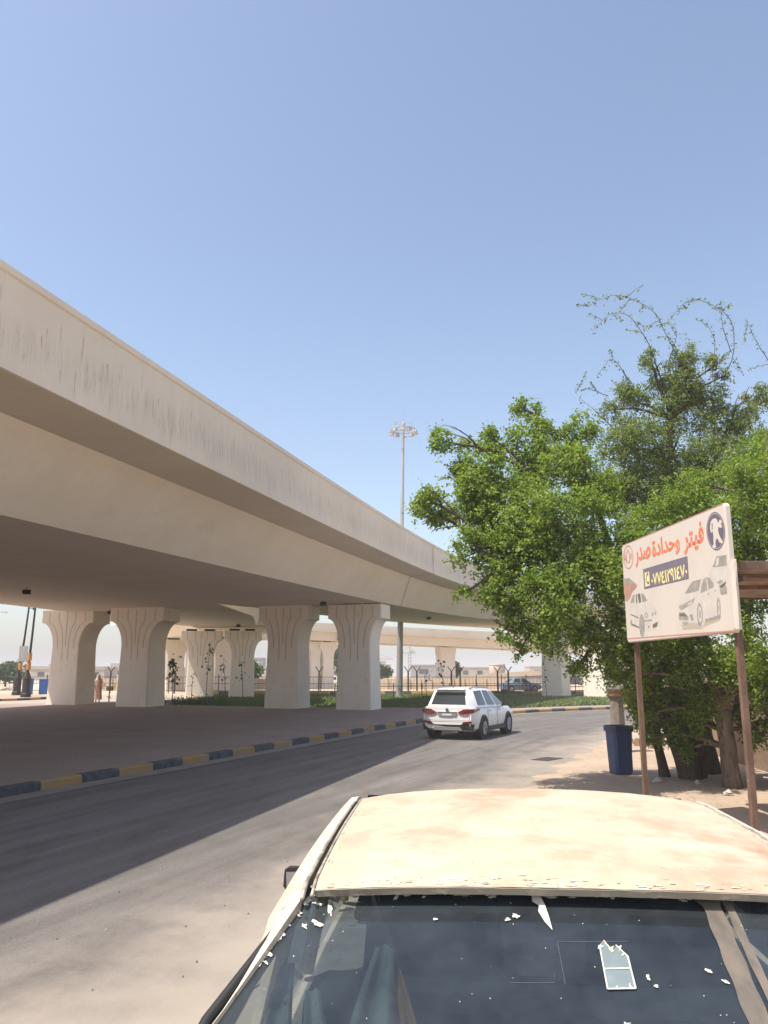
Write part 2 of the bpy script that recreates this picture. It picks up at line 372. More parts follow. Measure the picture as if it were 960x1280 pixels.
# paved median behind the kerb, lawn behind the near piers
med = [tuple(p + q * .2) for p, q in zip(KERB, NK)]
far = smooth_line([tuple(p + q * 1.6) for p, q in zip(KERB[54:], NK[54:])], 2.0)
lawn_poly = [(-12.0, 46.4), (-8.5, 44.2), (-5, 43.2), (0, 42.6), (4.0, 42.0)] + [tuple(p) for p in far if p[0] > 4.2] + [(60, 72.6), (20, 71.1), (-15.6, 70.6), (-15.4, 66), (-12.7, 58), (-13.2, 52)]
slab('lawn', lawn_poly, -.02, .05, M['grass'])
front = [(-12.0, 46.4), (-8.5, 44.2), (-5, 43.2), (0, 42.6), (4.0, 42.0)] + [tuple(p) for p in far if p[0] > 4.2]
slab('median_pavement', med + front[::-1] + [(-13.2, 52), (-15.5, 51.5), (-22.5, 46.4), (-27, 40), (-30, -18)], -.02, .15, M['paving'])
painted_kerb('far_kerb', smooth_line([(-16.8, 71.3), (0, 71.6), (20, 71.9), (60, 73.2)], 2.4), .30, .3, side=1)
# cross road on the left and the round traffic island
sheet('cross_road', [(-90, 40), (-24, 40), (-22.6, 46.3), (-15.6, 51.4), (-13.4, 58), (-16.4, 66), (-16.8, 71), (-22, 72), (-90, 72)], -.004, M['fardrive'])
isl = [(-33.5 + 8.8 * math.cos(t), 60.5 + 8.2 * math.sin(t)) for t in np.linspace(0, 2 * math.pi, 44, endpoint=False)]
slab('traffic_island', [(-33.5 + (x + 33.5) * .976, 60.5 + (y - 60.5) * .976) for x, y in isl], -.02, .16, M['sidewalk'])
painted_kerb('island_kerb', np.array(isl + [isl[0]]), .15, .22)
# dusty pavement on the right between road and wall
sw = [tuple(p) for p in RIGHT if 6 < p[1] < 33]
slab('sidewalk', [(x + .75 + .16 * math.sin(3.1 * y) + .1 * math.sin(7.7 * y + 1), y) for x, y in smooth_line(sw, .25)] + [(12.5, 33), (8.2, 24), (7.4, 14), (6.8, 6)], -.02, .005, M['sidewalk'])
# ------------------------------------------------------------------ flyover
def soffit_z(Y): return 5.35 + .0246 * (Y - 41)
def edge_pt(Y):
    return np.array([-7.8057 + .2497 * Y + .0719 * max(Y - 20, 0) ** 2 / 100 + .0785 * max(Y - 30, 0) ** 3 / 1000, Y])
def deck_line(Ys):
    E = np.array([edge_pt(y) for y in Ys])
    return E, normals(E)
fly = thing('flyover', 'long cream concrete flyover sweeping overhead from the left, with stained parapet and dark underside', 'flyover', (-6, 20, 0))
FO = (-6, 20, 0)
PAR = [(-.045, 2.904), (-.045, 2.80), (-.012, 2.775), (0, 1.985), (.26, 1.985), (.26, 2.775), (.285, 2.80), (.285, 2.904)]
def span(Ys, L, left_web, flange):
    """one girder span along the right edge; lateral from the edge, L = lateral of the left soffit edge"""
    E, NN = deck_line(Ys); S = lambda prof: [[(e[0] + n_[0] * a, e[1] + n_[1] * a, soffit_z(e[1]) + z) for a, z in prof(i)] for i, (e, n_) in enumerate(zip(E, NN))]
    gd = MB().loft(S(lambda i: [(1.18, 1.325), (2.3255, 0), (L, 0), (L + left_web[i], 1.325)]))
    gd.build('girder', M['concrete'], fly, off=FO, fixn=True)
    sl = MB().loft(S(lambda i: [(-.02, 1.975), (-.02, 1.43), (.01, 1.42), (1.178, 1.335), (L + left_web[i], 1.335), (L + left_web[i] + flange[i], 1.43), (L + left_web[i] + flange[i], 1.975)]))
    o = sl.build('deck_slab', M['fascia'], fly, off=FO, fixn=False); run_uv(o, E, NN, FO)
    o = MB().loft(S(lambda i: PAR)).build('parapet', M['fascia'], fly, off=FO); run_uv(o, E, NN, FO)
    return E, NN
def run_uv(o, E, NN, off):
    d = np.r_[0, np.cumsum(np.linalg.norm(np.diff(E, axis=0), axis=1))]
    me = o.data; uv = me.uv_layers.new(name='run'); buf = []
    co = np.array([v.co for v in me.vertices]) + np.array(off)
    k = np.array([np.argmin(((E - c[:2]) ** 2).sum(1)) for c in co])
    sv = d[k]; hv = co[:, 2] - np.array([soffit_z(E[i][1]) for i in k]) - 1.43
    lat = ((co[:, :2] - E[k]) * NN[k]).sum(1)
    for l in me.loops:
        i = l.vertex_index; buf += [sv[i], hv[i] if lat[i] < .004 else -1.0]
    uv.data.foreach_set('uv', buf)
Y1 = list(np.linspace(-22, 39.6, 50)); E1_, NN1_ = span(Y1, 10.1, [0] * 50, [0] * 50)
Y2 = list(np.linspace(39.6, 86, 40)); rmp = [min(1, max(0, (y - 41) / 22)) for y in Y2]
span(Y2, 9.9, [.55 * r_ for r_ in rmp], [.35 * r_ + .02 for r_ in rmp])
E2, N2 = deck_line(Y2)
MB().loft([[(e[0] + n_[0] * (9.9 + .90 * r_ - .0 + a), e[1] + n_[1] * (9.9 + .90 * r_ - .0 + a), soffit_z(e[1]) + z) for a, z in ((0, 1.98), (0, 2.9), (-.26, 2.9), (-.26, 1.98))] for e, n_, r_ in zip(E2, N2, rmp)]).build('parapet', M['concrete'], fly, off=FO, fixn=True)
# the dark joint at the end of the first span
e, n_ = edge_pt(39.617), normals(np.array([edge_pt(39.5), edge_pt(39.617), edge_pt(39.8)]))[1]
zj = soffit_z(39.6); jt = MB(); tdir = np.array([n_[1], -n_[0]])
prof = [(-.055, 2.85), (-.055, 1.40), (1.155, 1.30), (2.30, -.02), (2.6, -.02), (1.5, 1.3), (1.5, 2.85)]
def jpt(a, z, s_): return (e[0] + n_[0] * a + tdir[0] * s_, e[1] + n_[1] * a + tdir[1] * s_, zj + z + .0246 * .96 * s_)
for pa, pb, sa, sb_ in (((-.05, 2.9), (-.05, 2.79), 0, 0), ((-.018, 2.79), (-.026, 1.42), 0, 0), ((-.02, 1.418), (1.17, 1.322), 0, 0), ((1.165, 1.325), (2.312, -.006), 0, 2.3)):
    jt.add([jpt(*pa, sa - .035), jpt(*pa, sa + .035), jpt(*pb, sb_ + .035), jpt(*pb, sb_ - .035)], [(0, 1, 2, 3)])
jt.build('expansion_joint', M['jointbrown'], fly, off=FO)
# dark drips below the tie holes of the parapet
dm = MB(); sE = np.r_[0, np.cumsum(np.linalg.norm(np.diff(E1_, axis=0), axis=1))]; s_ = 1.0
while s_ < sE[-1] - .5:
    h0 = RNG.uniform(2.15, 2.5); ln = RNG.uniform(.12, .34); wd = RNG.uniform(.006, .014)
    for ds, hh, ll, ww in ((0, h0, ln, wd), (RNG.uniform(-.5, .5), h0 - RNG.uniform(.15, .4), ln * RNG.uniform(.4, 1), wd * .7)):
        a_ = np.array([np.interp(s_ + ds, sE, E1_[:, k]) for k in (0, 1)]); nx_ = np.array([np.interp(s_, sE, NN1_[:, k]) for k in (0, 1)]); td = np.array([nx_[1], -nx_[0]])
        q_ = []
        for f_, k_ in ((0, .5), (0, -.5), (-1, -.25), (-1, .25)):
            h_ = max(2.0, hh + f_ * ll); p_ = a_ + td * (k_ * ww - f_ * .03) - nx_ * (.016 * (h_ - 1.985) / .79 + .002); q_.append((p_[0], p_[1], soffit_z(p_[1]) + h_))
        dm.add(q_, [(0, 1, 2, 3)])
    s_ += RNG.uniform(.9, 1.9)
dm2 = MB(); s_ = .4
while s_ < sE[-1] - .5:
    for _ in range(2):
        ss_ = s_ + RNG.uniform(0, .3); hh = RNG.choice([RNG.uniform(2.05, 2.6), RNG.uniform(1.75, 2.0)]); ll = RNG.uniform(.10, .42); ww = RNG.uniform(.006, .02)
        a_ = np.array([np.interp(ss_, sE, E1_[:, k]) for k in (0, 1)]); nx_ = np.array([np.interp(ss_, sE, NN1_[:, k]) for k in (0, 1)]); td = np.array([nx_[1], -nx_[0]]); q_ = []
        lo_ = 2.0 if hh > 2.0 else 1.46
        for f_, k_ in ((0, .6), (0, -.6), (-1, -.25), (-1, .25)):
            h_ = max(lo_, hh + f_ * ll); p_ = a_ + td * k_ * ww - nx_ * ((.016 * (h_ - 1.985) / .79 + .0015) if hh > 2.0 else .0225); q_.append((p_[0], p_[1], soffit_z(p_[1]) + h_))
        dm2.add(q_, [(0, 1, 2, 3)])
    s_ += RNG.uniform(.16, .42)
o = dm2.build('faint_drip_marks', M['stain2'], fly, off=FO); o['kind'] = 'stuff'
o = dm.build('drip_marks', M['stain'], fly, off=FO); o['kind'] = 'stuff'
# the left carriageway: straight on, to the joint over the far pier row
def zB(Y): return soffit_z(Y) if Y < 41 else 5.35
XL = lambda Y: -19.5 + .2257 * (Y - 40.8)
def XR(Y):
    if Y < 39.6:
        y = Y
        for _ in range(8):
            ee = edge_pt(y); t = (edge_pt(y + .1) - edge_pt(y - .1)) / .2; t /= np.linalg.norm(t); nn_ = np.array([-t[1], t[0]])
            q = ee + nn_ * 10.1; y += Y - q[1]
        return q[0]
    return np.interp(Y, [39.6, 50, 60.6], [-8.5, -8.1, -9.6])
def span_left(Ys, right_open):
    sec = lambda pr: [[(x, y, zB(y) + z) for x, z in pr(y)] for y in Ys]
    k = 1.0 if right_open else 0.0
    rw = lambda y: k * .55 * min(1, (y - 39.5) / 12); fl_ = lambda y: k * .25 * min(1, (y - 39.5) / 12) + .003
    MB().loft(sec(lambda y: [(XL(y), 0), (XL(y) - 1.2, 1.325), (XR(y) + rw(y) - .002, 1.325), (XR(y) - .002, 0)])).build('girder', M['concrete'], fly, off=FO, fixn=True)
    MB().loft(sec(lambda y: [(XL(y) - 3.1, 1.975), (XL(y) - 3.1, 1.43), (XL(y) - 1.2, 1.335), (XR(y) + rw(y) - .002, 1.335), (XR(y) + rw(y) + fl_(y) - .005, 1.43), (XR(y) + rw(y) + fl_(y) - .005, 1.975)])).build('deck_slab', M['concrete'], fly, off=FO, fixn=True)
    MB().loft(sec(lambda y: [(XL(y) - 3.1, 1.98), (XL(y) - 3.1, 2.9), (XL(y) - 2.84, 2.9), (XL(y) - 2.84, 1.98)])).build('parapet', M['concrete'], fly, off=FO, fixn=True)
    if right_open:
        MB().loft(sec(lambda y: [(XR(y) + rw(y) + fl_(y) - .27, 1.98), (XR(y) + rw(y) + fl_(y) - .27, 2.9), (XR(y) + rw(y) + fl_(y) - .01, 2.9), (XR(y) + rw(y) + fl_(y) - .01, 1.98)])).build('parapet', M['concrete'], fly, off=FO, fixn=True)
span_left(list(np.linspace(-22, 39.6, 40)), False)
span_left(list(np.linspace(39.66, 60.6, 14)), True)
# its next span turns away to the left
C3 = smooth_line([(-11.3, 60.65), (-11.6, 66), (-13.8, 75), (-19.2, 84.5), (-25.5, 91)], 2.0); N3 = normals(C3)
sec3 = lambda pr: [[(c[0] + n_[0] * a, c[1] + n_[1] * a, 5.42 + z) for a, z in pr] for c, n_ in zip(C3, N3)]
MB().loft(sec3([(3.6, 0), (4.6, 1.325), (-3.6, 1.325), (-2.6, 0)])).build('girder', M['concrete'], fly, off=FO, fixn=True)
MB().loft(sec3([(5.6, 1.975), (5.6, 1.43), (4.6, 1.335), (-3.6, 1.335), (-4.0, 1.43), (-4.0, 1.975)])).build('deck_slab', M['concrete'], fly, off=FO, fixn=True)
for sg in (1, -1):
    MB().loft(sec3([(sg * 4.8 + .8, 1.98), (sg * 4.8 + .8, 2.9), (sg * 4.55 + .8, 2.9), (sg * 4.55 + .8, 1.98)])).build('parapet', M['concrete'], fly, off=FO, fixn=True)

# ------------------------------------------------------------------ piers
def flare(H, w, top):
    """half width as a function of height: battered shaft, concave curve, upright cap"""
    pts = [(w / 2 * 1.10, 0), (w / 2, H * .60)]
    z1, z2 = H * .60, H * .865
    for t in np.linspace(.12, 1, 9):
        pts.append((w / 2 + (top - w / 2) * (1 - math.cos(t * math.pi / 2)), z1 + (z2 - z1) * math.sin(t * math.pi / 2)))
    pts.append((top, H)); return pts
def pier(label, loc, rz, H, w, d, top, groove_shades=True, pads=(), group=None, gap=.14):
    t = thing('bridge_pier', label, 'pier', loc, rz, group)
    pr = flare(H, w, top)
    rings = []
    for hx, z in pr:
        dd = d / 2 * (1.07 - .07 * min(1, z / (H * .6))); b = .05
        rings.append([(-hx, -dd + b, z), (-hx + b, -dd, z), (hx - b, -dd, z), (hx, -dd + b, z), (hx, dd - b, z), (hx - b, dd, z), (-hx + b, dd, z), (-hx, dd - b, z)])
    MB().loft(rings).build('shaft', M['pier'], t, fixn=True, smooth=25)
    if groove_shades:  # flat ribbons on the faces, coloured like shaded recesses
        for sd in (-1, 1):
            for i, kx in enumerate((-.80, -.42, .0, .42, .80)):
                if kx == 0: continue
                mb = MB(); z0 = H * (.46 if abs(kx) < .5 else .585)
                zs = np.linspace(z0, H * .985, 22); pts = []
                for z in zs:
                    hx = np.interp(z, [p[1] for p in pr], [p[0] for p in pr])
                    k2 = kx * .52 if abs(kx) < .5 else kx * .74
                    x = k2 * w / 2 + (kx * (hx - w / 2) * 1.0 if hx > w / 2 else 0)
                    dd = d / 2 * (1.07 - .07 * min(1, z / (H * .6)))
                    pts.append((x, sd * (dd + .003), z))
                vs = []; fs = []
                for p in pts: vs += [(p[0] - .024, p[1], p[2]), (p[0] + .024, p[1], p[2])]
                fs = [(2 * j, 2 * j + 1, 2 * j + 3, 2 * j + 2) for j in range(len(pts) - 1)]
                mb.add(vs, fs).build('groove_shade', M['groove_shade'], t)
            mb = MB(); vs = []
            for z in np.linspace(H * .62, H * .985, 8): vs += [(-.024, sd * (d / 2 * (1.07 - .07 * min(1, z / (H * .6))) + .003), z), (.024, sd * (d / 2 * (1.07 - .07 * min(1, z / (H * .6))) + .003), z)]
            mb.add(vs, [(2 * j, 2 * j + 1, 2 * j + 3, 2 * j + 2) for j in range(7)]).build('groove_shade', M['groove_shade'], t)
    for x in pads:
        MB().box((x, 0, H + gap / 2), (.75, d * .7, gap)).build('bearing_pad', M['rubber'], t)
    return t
GP = 'concrete piers under the flyover'
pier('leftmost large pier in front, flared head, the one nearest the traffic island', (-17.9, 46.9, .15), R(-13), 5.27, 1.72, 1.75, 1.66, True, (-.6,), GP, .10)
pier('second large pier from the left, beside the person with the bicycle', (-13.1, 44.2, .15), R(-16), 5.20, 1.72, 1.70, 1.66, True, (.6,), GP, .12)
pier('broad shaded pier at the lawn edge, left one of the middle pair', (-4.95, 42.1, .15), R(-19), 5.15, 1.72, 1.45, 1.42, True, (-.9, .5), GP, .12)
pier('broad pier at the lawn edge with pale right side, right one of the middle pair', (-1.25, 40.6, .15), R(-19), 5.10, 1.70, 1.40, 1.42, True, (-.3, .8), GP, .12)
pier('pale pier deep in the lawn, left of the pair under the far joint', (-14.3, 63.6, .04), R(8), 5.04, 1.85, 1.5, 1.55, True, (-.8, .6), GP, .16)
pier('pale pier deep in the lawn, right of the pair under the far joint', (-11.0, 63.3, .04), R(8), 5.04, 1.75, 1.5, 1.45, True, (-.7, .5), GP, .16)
pier('farthest pier, partly hidden behind the second large pier', (-22.2, 85.4, -.03), R(42), 5.30, 1.9, 1.6, 1.8, False, (0,), GP, .13)
pier('farthest pier seen between the two pale piers of the lawn', (-16.6, 82.6, -.03), R(38), 5.30, 1.9, 1.6, 1.8, False, (0,), GP, .13)
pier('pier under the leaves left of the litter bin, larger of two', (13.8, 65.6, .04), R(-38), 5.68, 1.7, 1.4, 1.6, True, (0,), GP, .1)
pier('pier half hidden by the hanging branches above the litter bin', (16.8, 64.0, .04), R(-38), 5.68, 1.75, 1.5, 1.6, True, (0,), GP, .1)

# ------------------------------------------------------------------ the farther overpass
ov = thing('overpass', 'pale overpass crossing in the distance behind the high light mast', 'overpass', (0, 97, 0))
LO = smooth_line([(-27, 86.5), (-21, 89), (-7.6, 95), (4, 99.6), (17.3, 105), (45, 116), (70, 122)], 3.0); NO = normals(LO)
zo = lambda X: np.interp(X, [-50, -7.6, 17.3, 70], [6.6, 5.63, 4.89, 3.0])
so = lambda pr: [[(c[0] + n_[0] * a, c[1] + n_[1] * a, zo(c[0]) + z) for a, z in pr] for c, n_ in zip(LO, NO)]
MB().loft(so([(.55, .95), (.75, 0), (6, 0), (6.2, .95)])).build('girder', M['concrete'], ov, off=(0, 97, 0), fixn=True)
MB().loft(so([(0, 1.25), (0, 1.0), (.55, .955), (6.2, .955), (6.7, 1.0), (6.7, 1.25)])).build('deck_slab', M['concrete'], ov, off=(0, 97, 0), fixn=True)
MB().loft(so([(-.02, 1.255), (-.02, 2.0), (.2, 2.0), (.2, 1.255)])).build('parapet', M['concrete'], ov, off=(0, 97, 0), fixn=True)
MB().loft(so([(6.5, 1.255), (6.5, 2.0), (6.7, 2.0), (6.7, 1.255)])).build('parapet', M['concrete'], ov, off=(0, 97, 0), fixn=True)
jx = MB(); jx.box((-5.5, 96.55, 6.1), (.06, .7, .94), R(22)); jx.build('expansion_joint', M['joint'], ov, off=(0, 97, 0))
GO = 'piers of the distant overpass'
pier('slim distant pier, left of the twin pair behind the middle piers', (-8.35, 97.6, -.03), R(24), 5.55, 1.15, 1.1, .95, False, (0,), GO, .10)
pier('slim distant pier, right of the twin pair behind the middle piers', (-6.85, 97.9, -.03), R(24), 5.50, 1.3, 1.1, 1.15, False, (0,), GO, .10)
pier('distant single pier standing above the white car', (7.9, 104.4, -.03), R(22), 5.10, 2.0, 1.5, 1.15, False, (0,), GO, .08)
pier('distant pier of the overpass behind the second large pier', (-21.5, 92, -.03), R(22), 5.80, 1.6, 1.5, 1.1, False, (0,), GO, .1)
# ------------------------------------------------------------------ high mast light and lamps under the deck
ms = thing('light_mast', 'tall grey high mast light with a ring of floodlights at the top', 'light mast', (1.18, 63.6, .04))
MB().tube([(0, 0, 0), (.16, 0, 8), (.42, 0, 21.8)], [.27, .2, .10], 12).build('mast', M['steel'], ms, smooth=40)
MB().lathe([(.42, 0), (.42, .05), (.3, .06), (.3, .14)], n=12).build('base_flange', M['steel'], ms)
MB().box((0, -.28, 1.0), (.25, .08, .6)).build('access_door', M['steel'], ms)
rg = MB(); ring = [(.42 + 1.0 * math.cos(t), 1.0 * math.sin(t), 21.55) for t in np.linspace(0, 2 * math.pi, 25)]
rg.tube(ring, .05, 6)
for t in np.linspace(0, 2 * math.pi, 6, endpoint=False): rg.tube([(.42, 0, 21.7), (.42 + math.cos(t), math.sin(t), 21.55)], .03, 5)
rg.build('head_frame', M['steel'], ms)
for t in np.linspace(.2, 2 * math.pi + .2, 10, endpoint=False):
    c = (.42 + 1.02 * math.cos(t), 1.02 * math.sin(t)); f = MB()
    f.box((c[0], c[1], 21.36), (.30, .36, .20), t, taper=.75); f.box((c[0] + .03 * math.cos(t), c[1] + .03 * math.sin(t), 21.25), (.34, .40, .04), t)
    f.build('floodlight', M['steel'], ms)
tp = MB(); tp.lathe([(.13, 21.75), (.16, 21.9), (.16, 22.1), (.05, 22.25)], (.42, 0, 0), 8)
tp.tube([(.42, 0, 22.2), (.42, 0, 23.1)], .015, 4); tp.tube([(-.25, 0, 22.25), (1.1, 0, 22.2)], .025, 4)
tp.box((-.25, 0, 22.15), (.12, .12, .3)); tp.box((1.1, 0, 22.0), (.05, .05, .5)); tp.build('lightning_rod', M['steel'], ms)

def deck_lamp(label, x, y, z, rz, tilt=.5):
    t = thing('floodlight', label, 'floodlight', (x, y, z), rz, 'floodlights under the flyover'); t.scale = (.6, .6, .6)
    MB().tube([(0, 0, 0), (0, 0, -.22)], .025, 6).build('bracket', M['darksteel'], t)
    b = MB(); c, s = math.cos(tilt), math.sin(tilt); vs = []
    for dx in (-.24, .24):
        for dy, dz in ((-.06, -.15), (.06, -.15), (.09, .15), (-.06, .15)):
            vs.append((dx, dy * c - dz * s, -.32 + dy * s + dz * c))
    b.add(vs, [(0, 1, 2, 3), (7, 6, 5, 4), (0, 4, 5, 1), (1, 5, 6, 2), (2, 6, 7, 3), (3, 7, 4, 0)]); b.build('lamp_housing', M['darksteel'], t, fixn=True)
    return t
deck_lamp('small dark floodlight far left under the flyover, away from any pier', -13.4, 30, soffit_z(30), .3, 1.1)
deck_lamp('black floodlight hanging between the heads of the two left piers', -15.1, 44.3, 5.35, -.5, .7)
deck_lamp('dark floodlight above the gap of the middle pair of piers', -2.85, 37.6, soffit_z(37.8), .5, .9)
deck_lamp('tiny floodlight above the pale piers deep in the lawn', -10.3, 57, 5.35, .4, 1.1)
deck_lamp('floodlight under the far bend of the flyover near the tree', 3.0, 54, soffit_z(54.2), .2, 1.1)

# ------------------------------------------------------------------ left: lamp posts, bins, street lamp
def lamp_post(label, x, y, h, lean):
    t = thing('lamp_post', label, 'lamp post', (x, y, .16), 0, 'lamp posts on the traffic island')
    MB().lathe([(.36, 0), (.36, .25), (.29, .3), (.29, 1.35), (.2, 1.6), (.15, 1.75)], n=8).build('base', M['darksteel'], t)
    MB().tube([(0, 0, 1.7), (lean * .5, 0, h * .5), (lean, 0, h)], [.10, .08, .055], 10).build('pole', M['darksteel'], t, smooth=40)
    for z in (1.95, 2.6): MB().lathe([(.15, 0), (.15, .55)], (lean * z / h, 0, z), 10).build('painted_band', M['orange'], t)
    a = MB(); a.tube([(lean, 0, h - .3), (lean + .9, 0, h + .25), (lean + 1.6, 0, h + .3)], .05, 6); a.box((lean + 1.9, 0, h + .27), (.7, .25, .12)); a.build('lamp_arm', M['steel'], t)
    a = MB()
    for z in (h - 2.0, h - 1.2): a.tube([(lean * z / h, 0, z), (lean * z / h + .35, .1, z)], .02, 5); a.box((lean * z / h + .35, .1, z), (.1, .1, .25))
    a.build('bracket', M['darksteel'], t)
    return t
lp = lamp_post('black lamp post with orange bands and fat base, nearer one on the island', -25.95, 59.4, 8.6, .22)
MB().box((-.40, -.05, 3.1), (.60, .05, 1.1)).build('sign_plate', M['steel'], lp)
lamp_post('black banded lamp post on the island, farther one partly behind the other', -28.9, 64.5, 8.8, .5)
def bin2(label, x, y, rz, m, h=1.0):
    t = thing('rubbish_bin', label, 'bin', (x, y, .0), rz, 'blue bins on the island')
    MB().box((0, 0, .1 + h / 2), (.62, .62, h), mi=0, taper=1.12).build('body', m, t, bevel=.04)
    MB().box((0, .02, .14 + h), (.76, .76, .07)).build('lid', m, t, bevel=.03)
    w = MB(); w.wheel((-.3, .28, .1), .1, .06); w.wheel((.3, .28, .1), .1, .06); w.build('wheel', M['tyre'], t)
bin2('bright blue rubbish bin behind the black lamp post base', -29.9, 68.9, .3, M['bluebin2'], 1.25)
bin2('bright blue rubbish bin at the island, right one of two', -28.9, 69.6, .1, M['bluebin2'], 1.2)
sl_ = thing('street_lamp', 'street lamp whose grey arm reaches in at the far left', 'street lamp', (-31.5, 60, .16))
MB().tube([(0, 0, 0), (0, 0, 6.0)], [.12, .07], 8).build('pole', M['steel'], sl_)
MB().tube([(0, 0, 5.9), (.6, 0, 6.12), (2.4, 0, 6.2)], .05, 6).build('arm', M['steel'], sl_)
MB().box((2.9, 0, 6.17), (1.0, .28, .10), taper=.8).build('lamp_head', M['steel'], sl_)

# ------------------------------------------------------------------ blue bin and stone post at the right
bn = thing('litter_bin', 'scuffed dark blue plastic bin on the pavement beside the sign post', 'bin', (4.62, 16.3, .005), R(12)); bn.scale = (.82, .82, 1.0)
rings = []
for z, k in ((.0, .40), (.03, .42), (.80, .49)):
    h_ = k / 2; c_ = .05
    rings.append([(-h_, -h_ + c_, z), (-h_ + c_, -h_, z), (h_ - c_, -h_, z), (h_, -h_ + c_, z), (h_, h_ - c_, z), (h_ - c_, h_, z), (-h_ + c_, h_, z), (-h_, h_ - c_, z)])
MB().loft(rings).build('body', M['blue'], bn, fixn=True)
rim = MB(); rim.loft([[(x * s_, y * s_, z) for x, y, z0 in rings[-1]] for s_, z in ((1.03, .80), (1.13, .81), (1.13, .90), (1.06, .915), (1.0, .90), (1.0, .82))], True, False); rim.build('rim', M['bluerim'], bn, fixn=True)
r2 = MB()
for x in (-.17, .17): r2.box((x, -.247, .4), (.025, .02, .7))
r2.build('rib', M['blue'], bn)
MB().tube([(-.15, .27, .84), (-.15, .33, .84), (.15, .33, .84), (.15, .27, .84)], .015, 6).build('handle', M['blackplastic'], bn)
w = MB(); w.wheel((-.12, .18, .05), .06, .04); w.wheel((.12, .18, .05), .06, .04); w.build('wheel', M['tyre'], bn)
po = thing('stone_post', 'grey cast post with orange banded cap behind the blue bin', 'post', (5.83, 20.6, .0), R(20))
MB().lathe([(.21, 0), (.21, .12), (.19, .14), (.165, 1.32)], n=8).build('shaft', M['polegrey'], po)
MB().lathe([(.20, 1.32), (.23, 1.36), (.23, 1.42)], n=12).build('collar', M['rust'], po)
MB().lathe([(.20, 1.42), (.20, 1.47)], n=12).build('painted_band', M['orange'], po)
MB().lathe([(.23, 1.47), (.25, 1.53), (.23, 1.60), (.12, 1.64)], n=12).build('cap', M['polegrey'], po)
bk = tag(MB().box((0, 0, .17), (.28, .34, .34), .2).build('concrete_block', M['bld'], bevel=.02), 'pale concrete block on the ground at the road edge', 'block'); bk.location = (6.55, 23.7, 0)

# ------------------------------------------------------------------ mud wall on the right
wa = thing('compound_wall', 'low brown mud wall behind the trees', 'wall', (8.0, 23.4, 0))
P0, P1 = np.array([8.15, 23.4]), np.array([6.75, 5.0]); wm = MB(); rings = []
for i, t in enumerate(np.linspace(0, 1, 40)):
    p = P0 * (1 - t) + P1 * t; hh = 1.75 + RNG.normal(0, .03); j = RNG.normal(0, .015)
    if i < 5: hh = .85 + .2 * i + RNG.normal(0, .05)
    rings.append([(p[0] + j, p[1], -.05), (p[0] + j, p[1], hh * .5), (p[0] + .03 + j, p[1], hh), (p[0] + .27, p[1], hh + .02), (p[0] + .3, p[1], -.05)])
wm.loft(rings); wm.build('wall', M['mud'], wa, off=(8.0, 23.4, 0), fixn=True)
rb = MB()
for k in range(26):
    x, y = 7.3 + RNG.normal(0, .5), 22.6 + RNG.normal(0, .7); s_ = RNG.uniform(.08, .24)
    rb.box((x, y, s_ * .4), (s_, s_ * RNG.uniform(.6, 1.2), s_), RNG.uniform(0, 3), taper=.8)
tag(rb.build('rubble', M['mud']), 'heap of broken brown rubble at the end of the mud wall', 'rubble', kind='stuff')

# ------------------------------------------------------------------ corrugated canopy
cn = thing('canopy', 'rusty corrugated sheet canopy jutting out at the right behind the sign', 'canopy', (5.6, 10.4, 0))
prof = []
for i in range(61):
    y = -1.5 + 3.1 * i / 60; prof.append((y, 3.12 + .045 * math.cos(i * 2 * math.pi / 6) - .02 * (y + 1.5)))
cs = MB(); rings = [[(x, y, z) for y, z in prof] + [(x, y, z + .006) for y, z in prof[::-1]] for x in (-1.62, -.5, .8, 2.2)]
cs.loft(rings); cs.build('roof_sheet', M['sheet'], cn, fixn=True)
MB().box((.3, -1.52, 3.115), (3.86, .02, .09)).build('front_edge', M['rust'], cn)
fr = MB()
for y in (-1.25, 0.0, 1.45): fr.box((.3, y, 3.03), (3.8, .05, .05))
for x in (-1.55, 2.1): fr.box((x, 0, 2.98), (.05, 2.9, .05))
fr.build('frame', M['rust'], cn)
for x, y in ((2.1, -1.3), (2.1, 1.4)): MB().box((x, y, 1.48), (.07, .07, 2.96)).build('post', M['rust'], cn)
# ------------------------------------------------------------------ the painted sign on two rusty posts
BW, BH = 3.05, 1.40
sg = thing('shop_sign', 'cream painted workshop sign with Arabic lettering and car pictures on two rusty posts', 'sign', (3.47, 11.56, 0), math.atan2(-3.06, .235))
Z0 = 2.36
M['signcloth'] = mat('sign_cloth', (.57, .515, .465), .75, noise=[(1.2, (.53, .475, .42), .45, .7, O1), (5, (.53, .46, .39), .6, .8, O1)])
M['signred'] = mat('faded_red_lettering', (.66, .16, .07), .75, noise=[(9, (.68, .24, .13), .45, .7, O1)])
M['signpurple'] = mat('faded_purple_print', (.155, .14, .185), .75, noise=[(5, (.19, .17, .21), .45, .7, O1)])
M['signdark'] = mat('dark_slate_print', (.125, .11, .145), .75)
M['signyellow'] = mat('yellow_lettering', (.78, .66, .26), .75)
M['signgrey1'] = mat('print_pale_grey', (.50, .465, .43), .7, noise=[(6, (.57, .53, .49), .4, .65, O1)])
M['signgrey2'] = mat('print_mid_grey', (.27, .25, .225), .7, noise=[(9, (.36, .335, .31), .45, .65, O1)])
M['signgrey3'] = mat('print_dark_grey', (.14, .125, .11), .7)
M['signgrey4'] = mat('print_shadow', (.42, .365, .29), .7)
M['signcar4'] = mat('print_brown_red', (.42, .24, .19), .7, noise=[(7, (.33, .22, .19), .45, .6, O1)])
M['signpink'] = mat('print_thin_red', (.50, .22, .2), .7)
bd = MB(); rr = .035
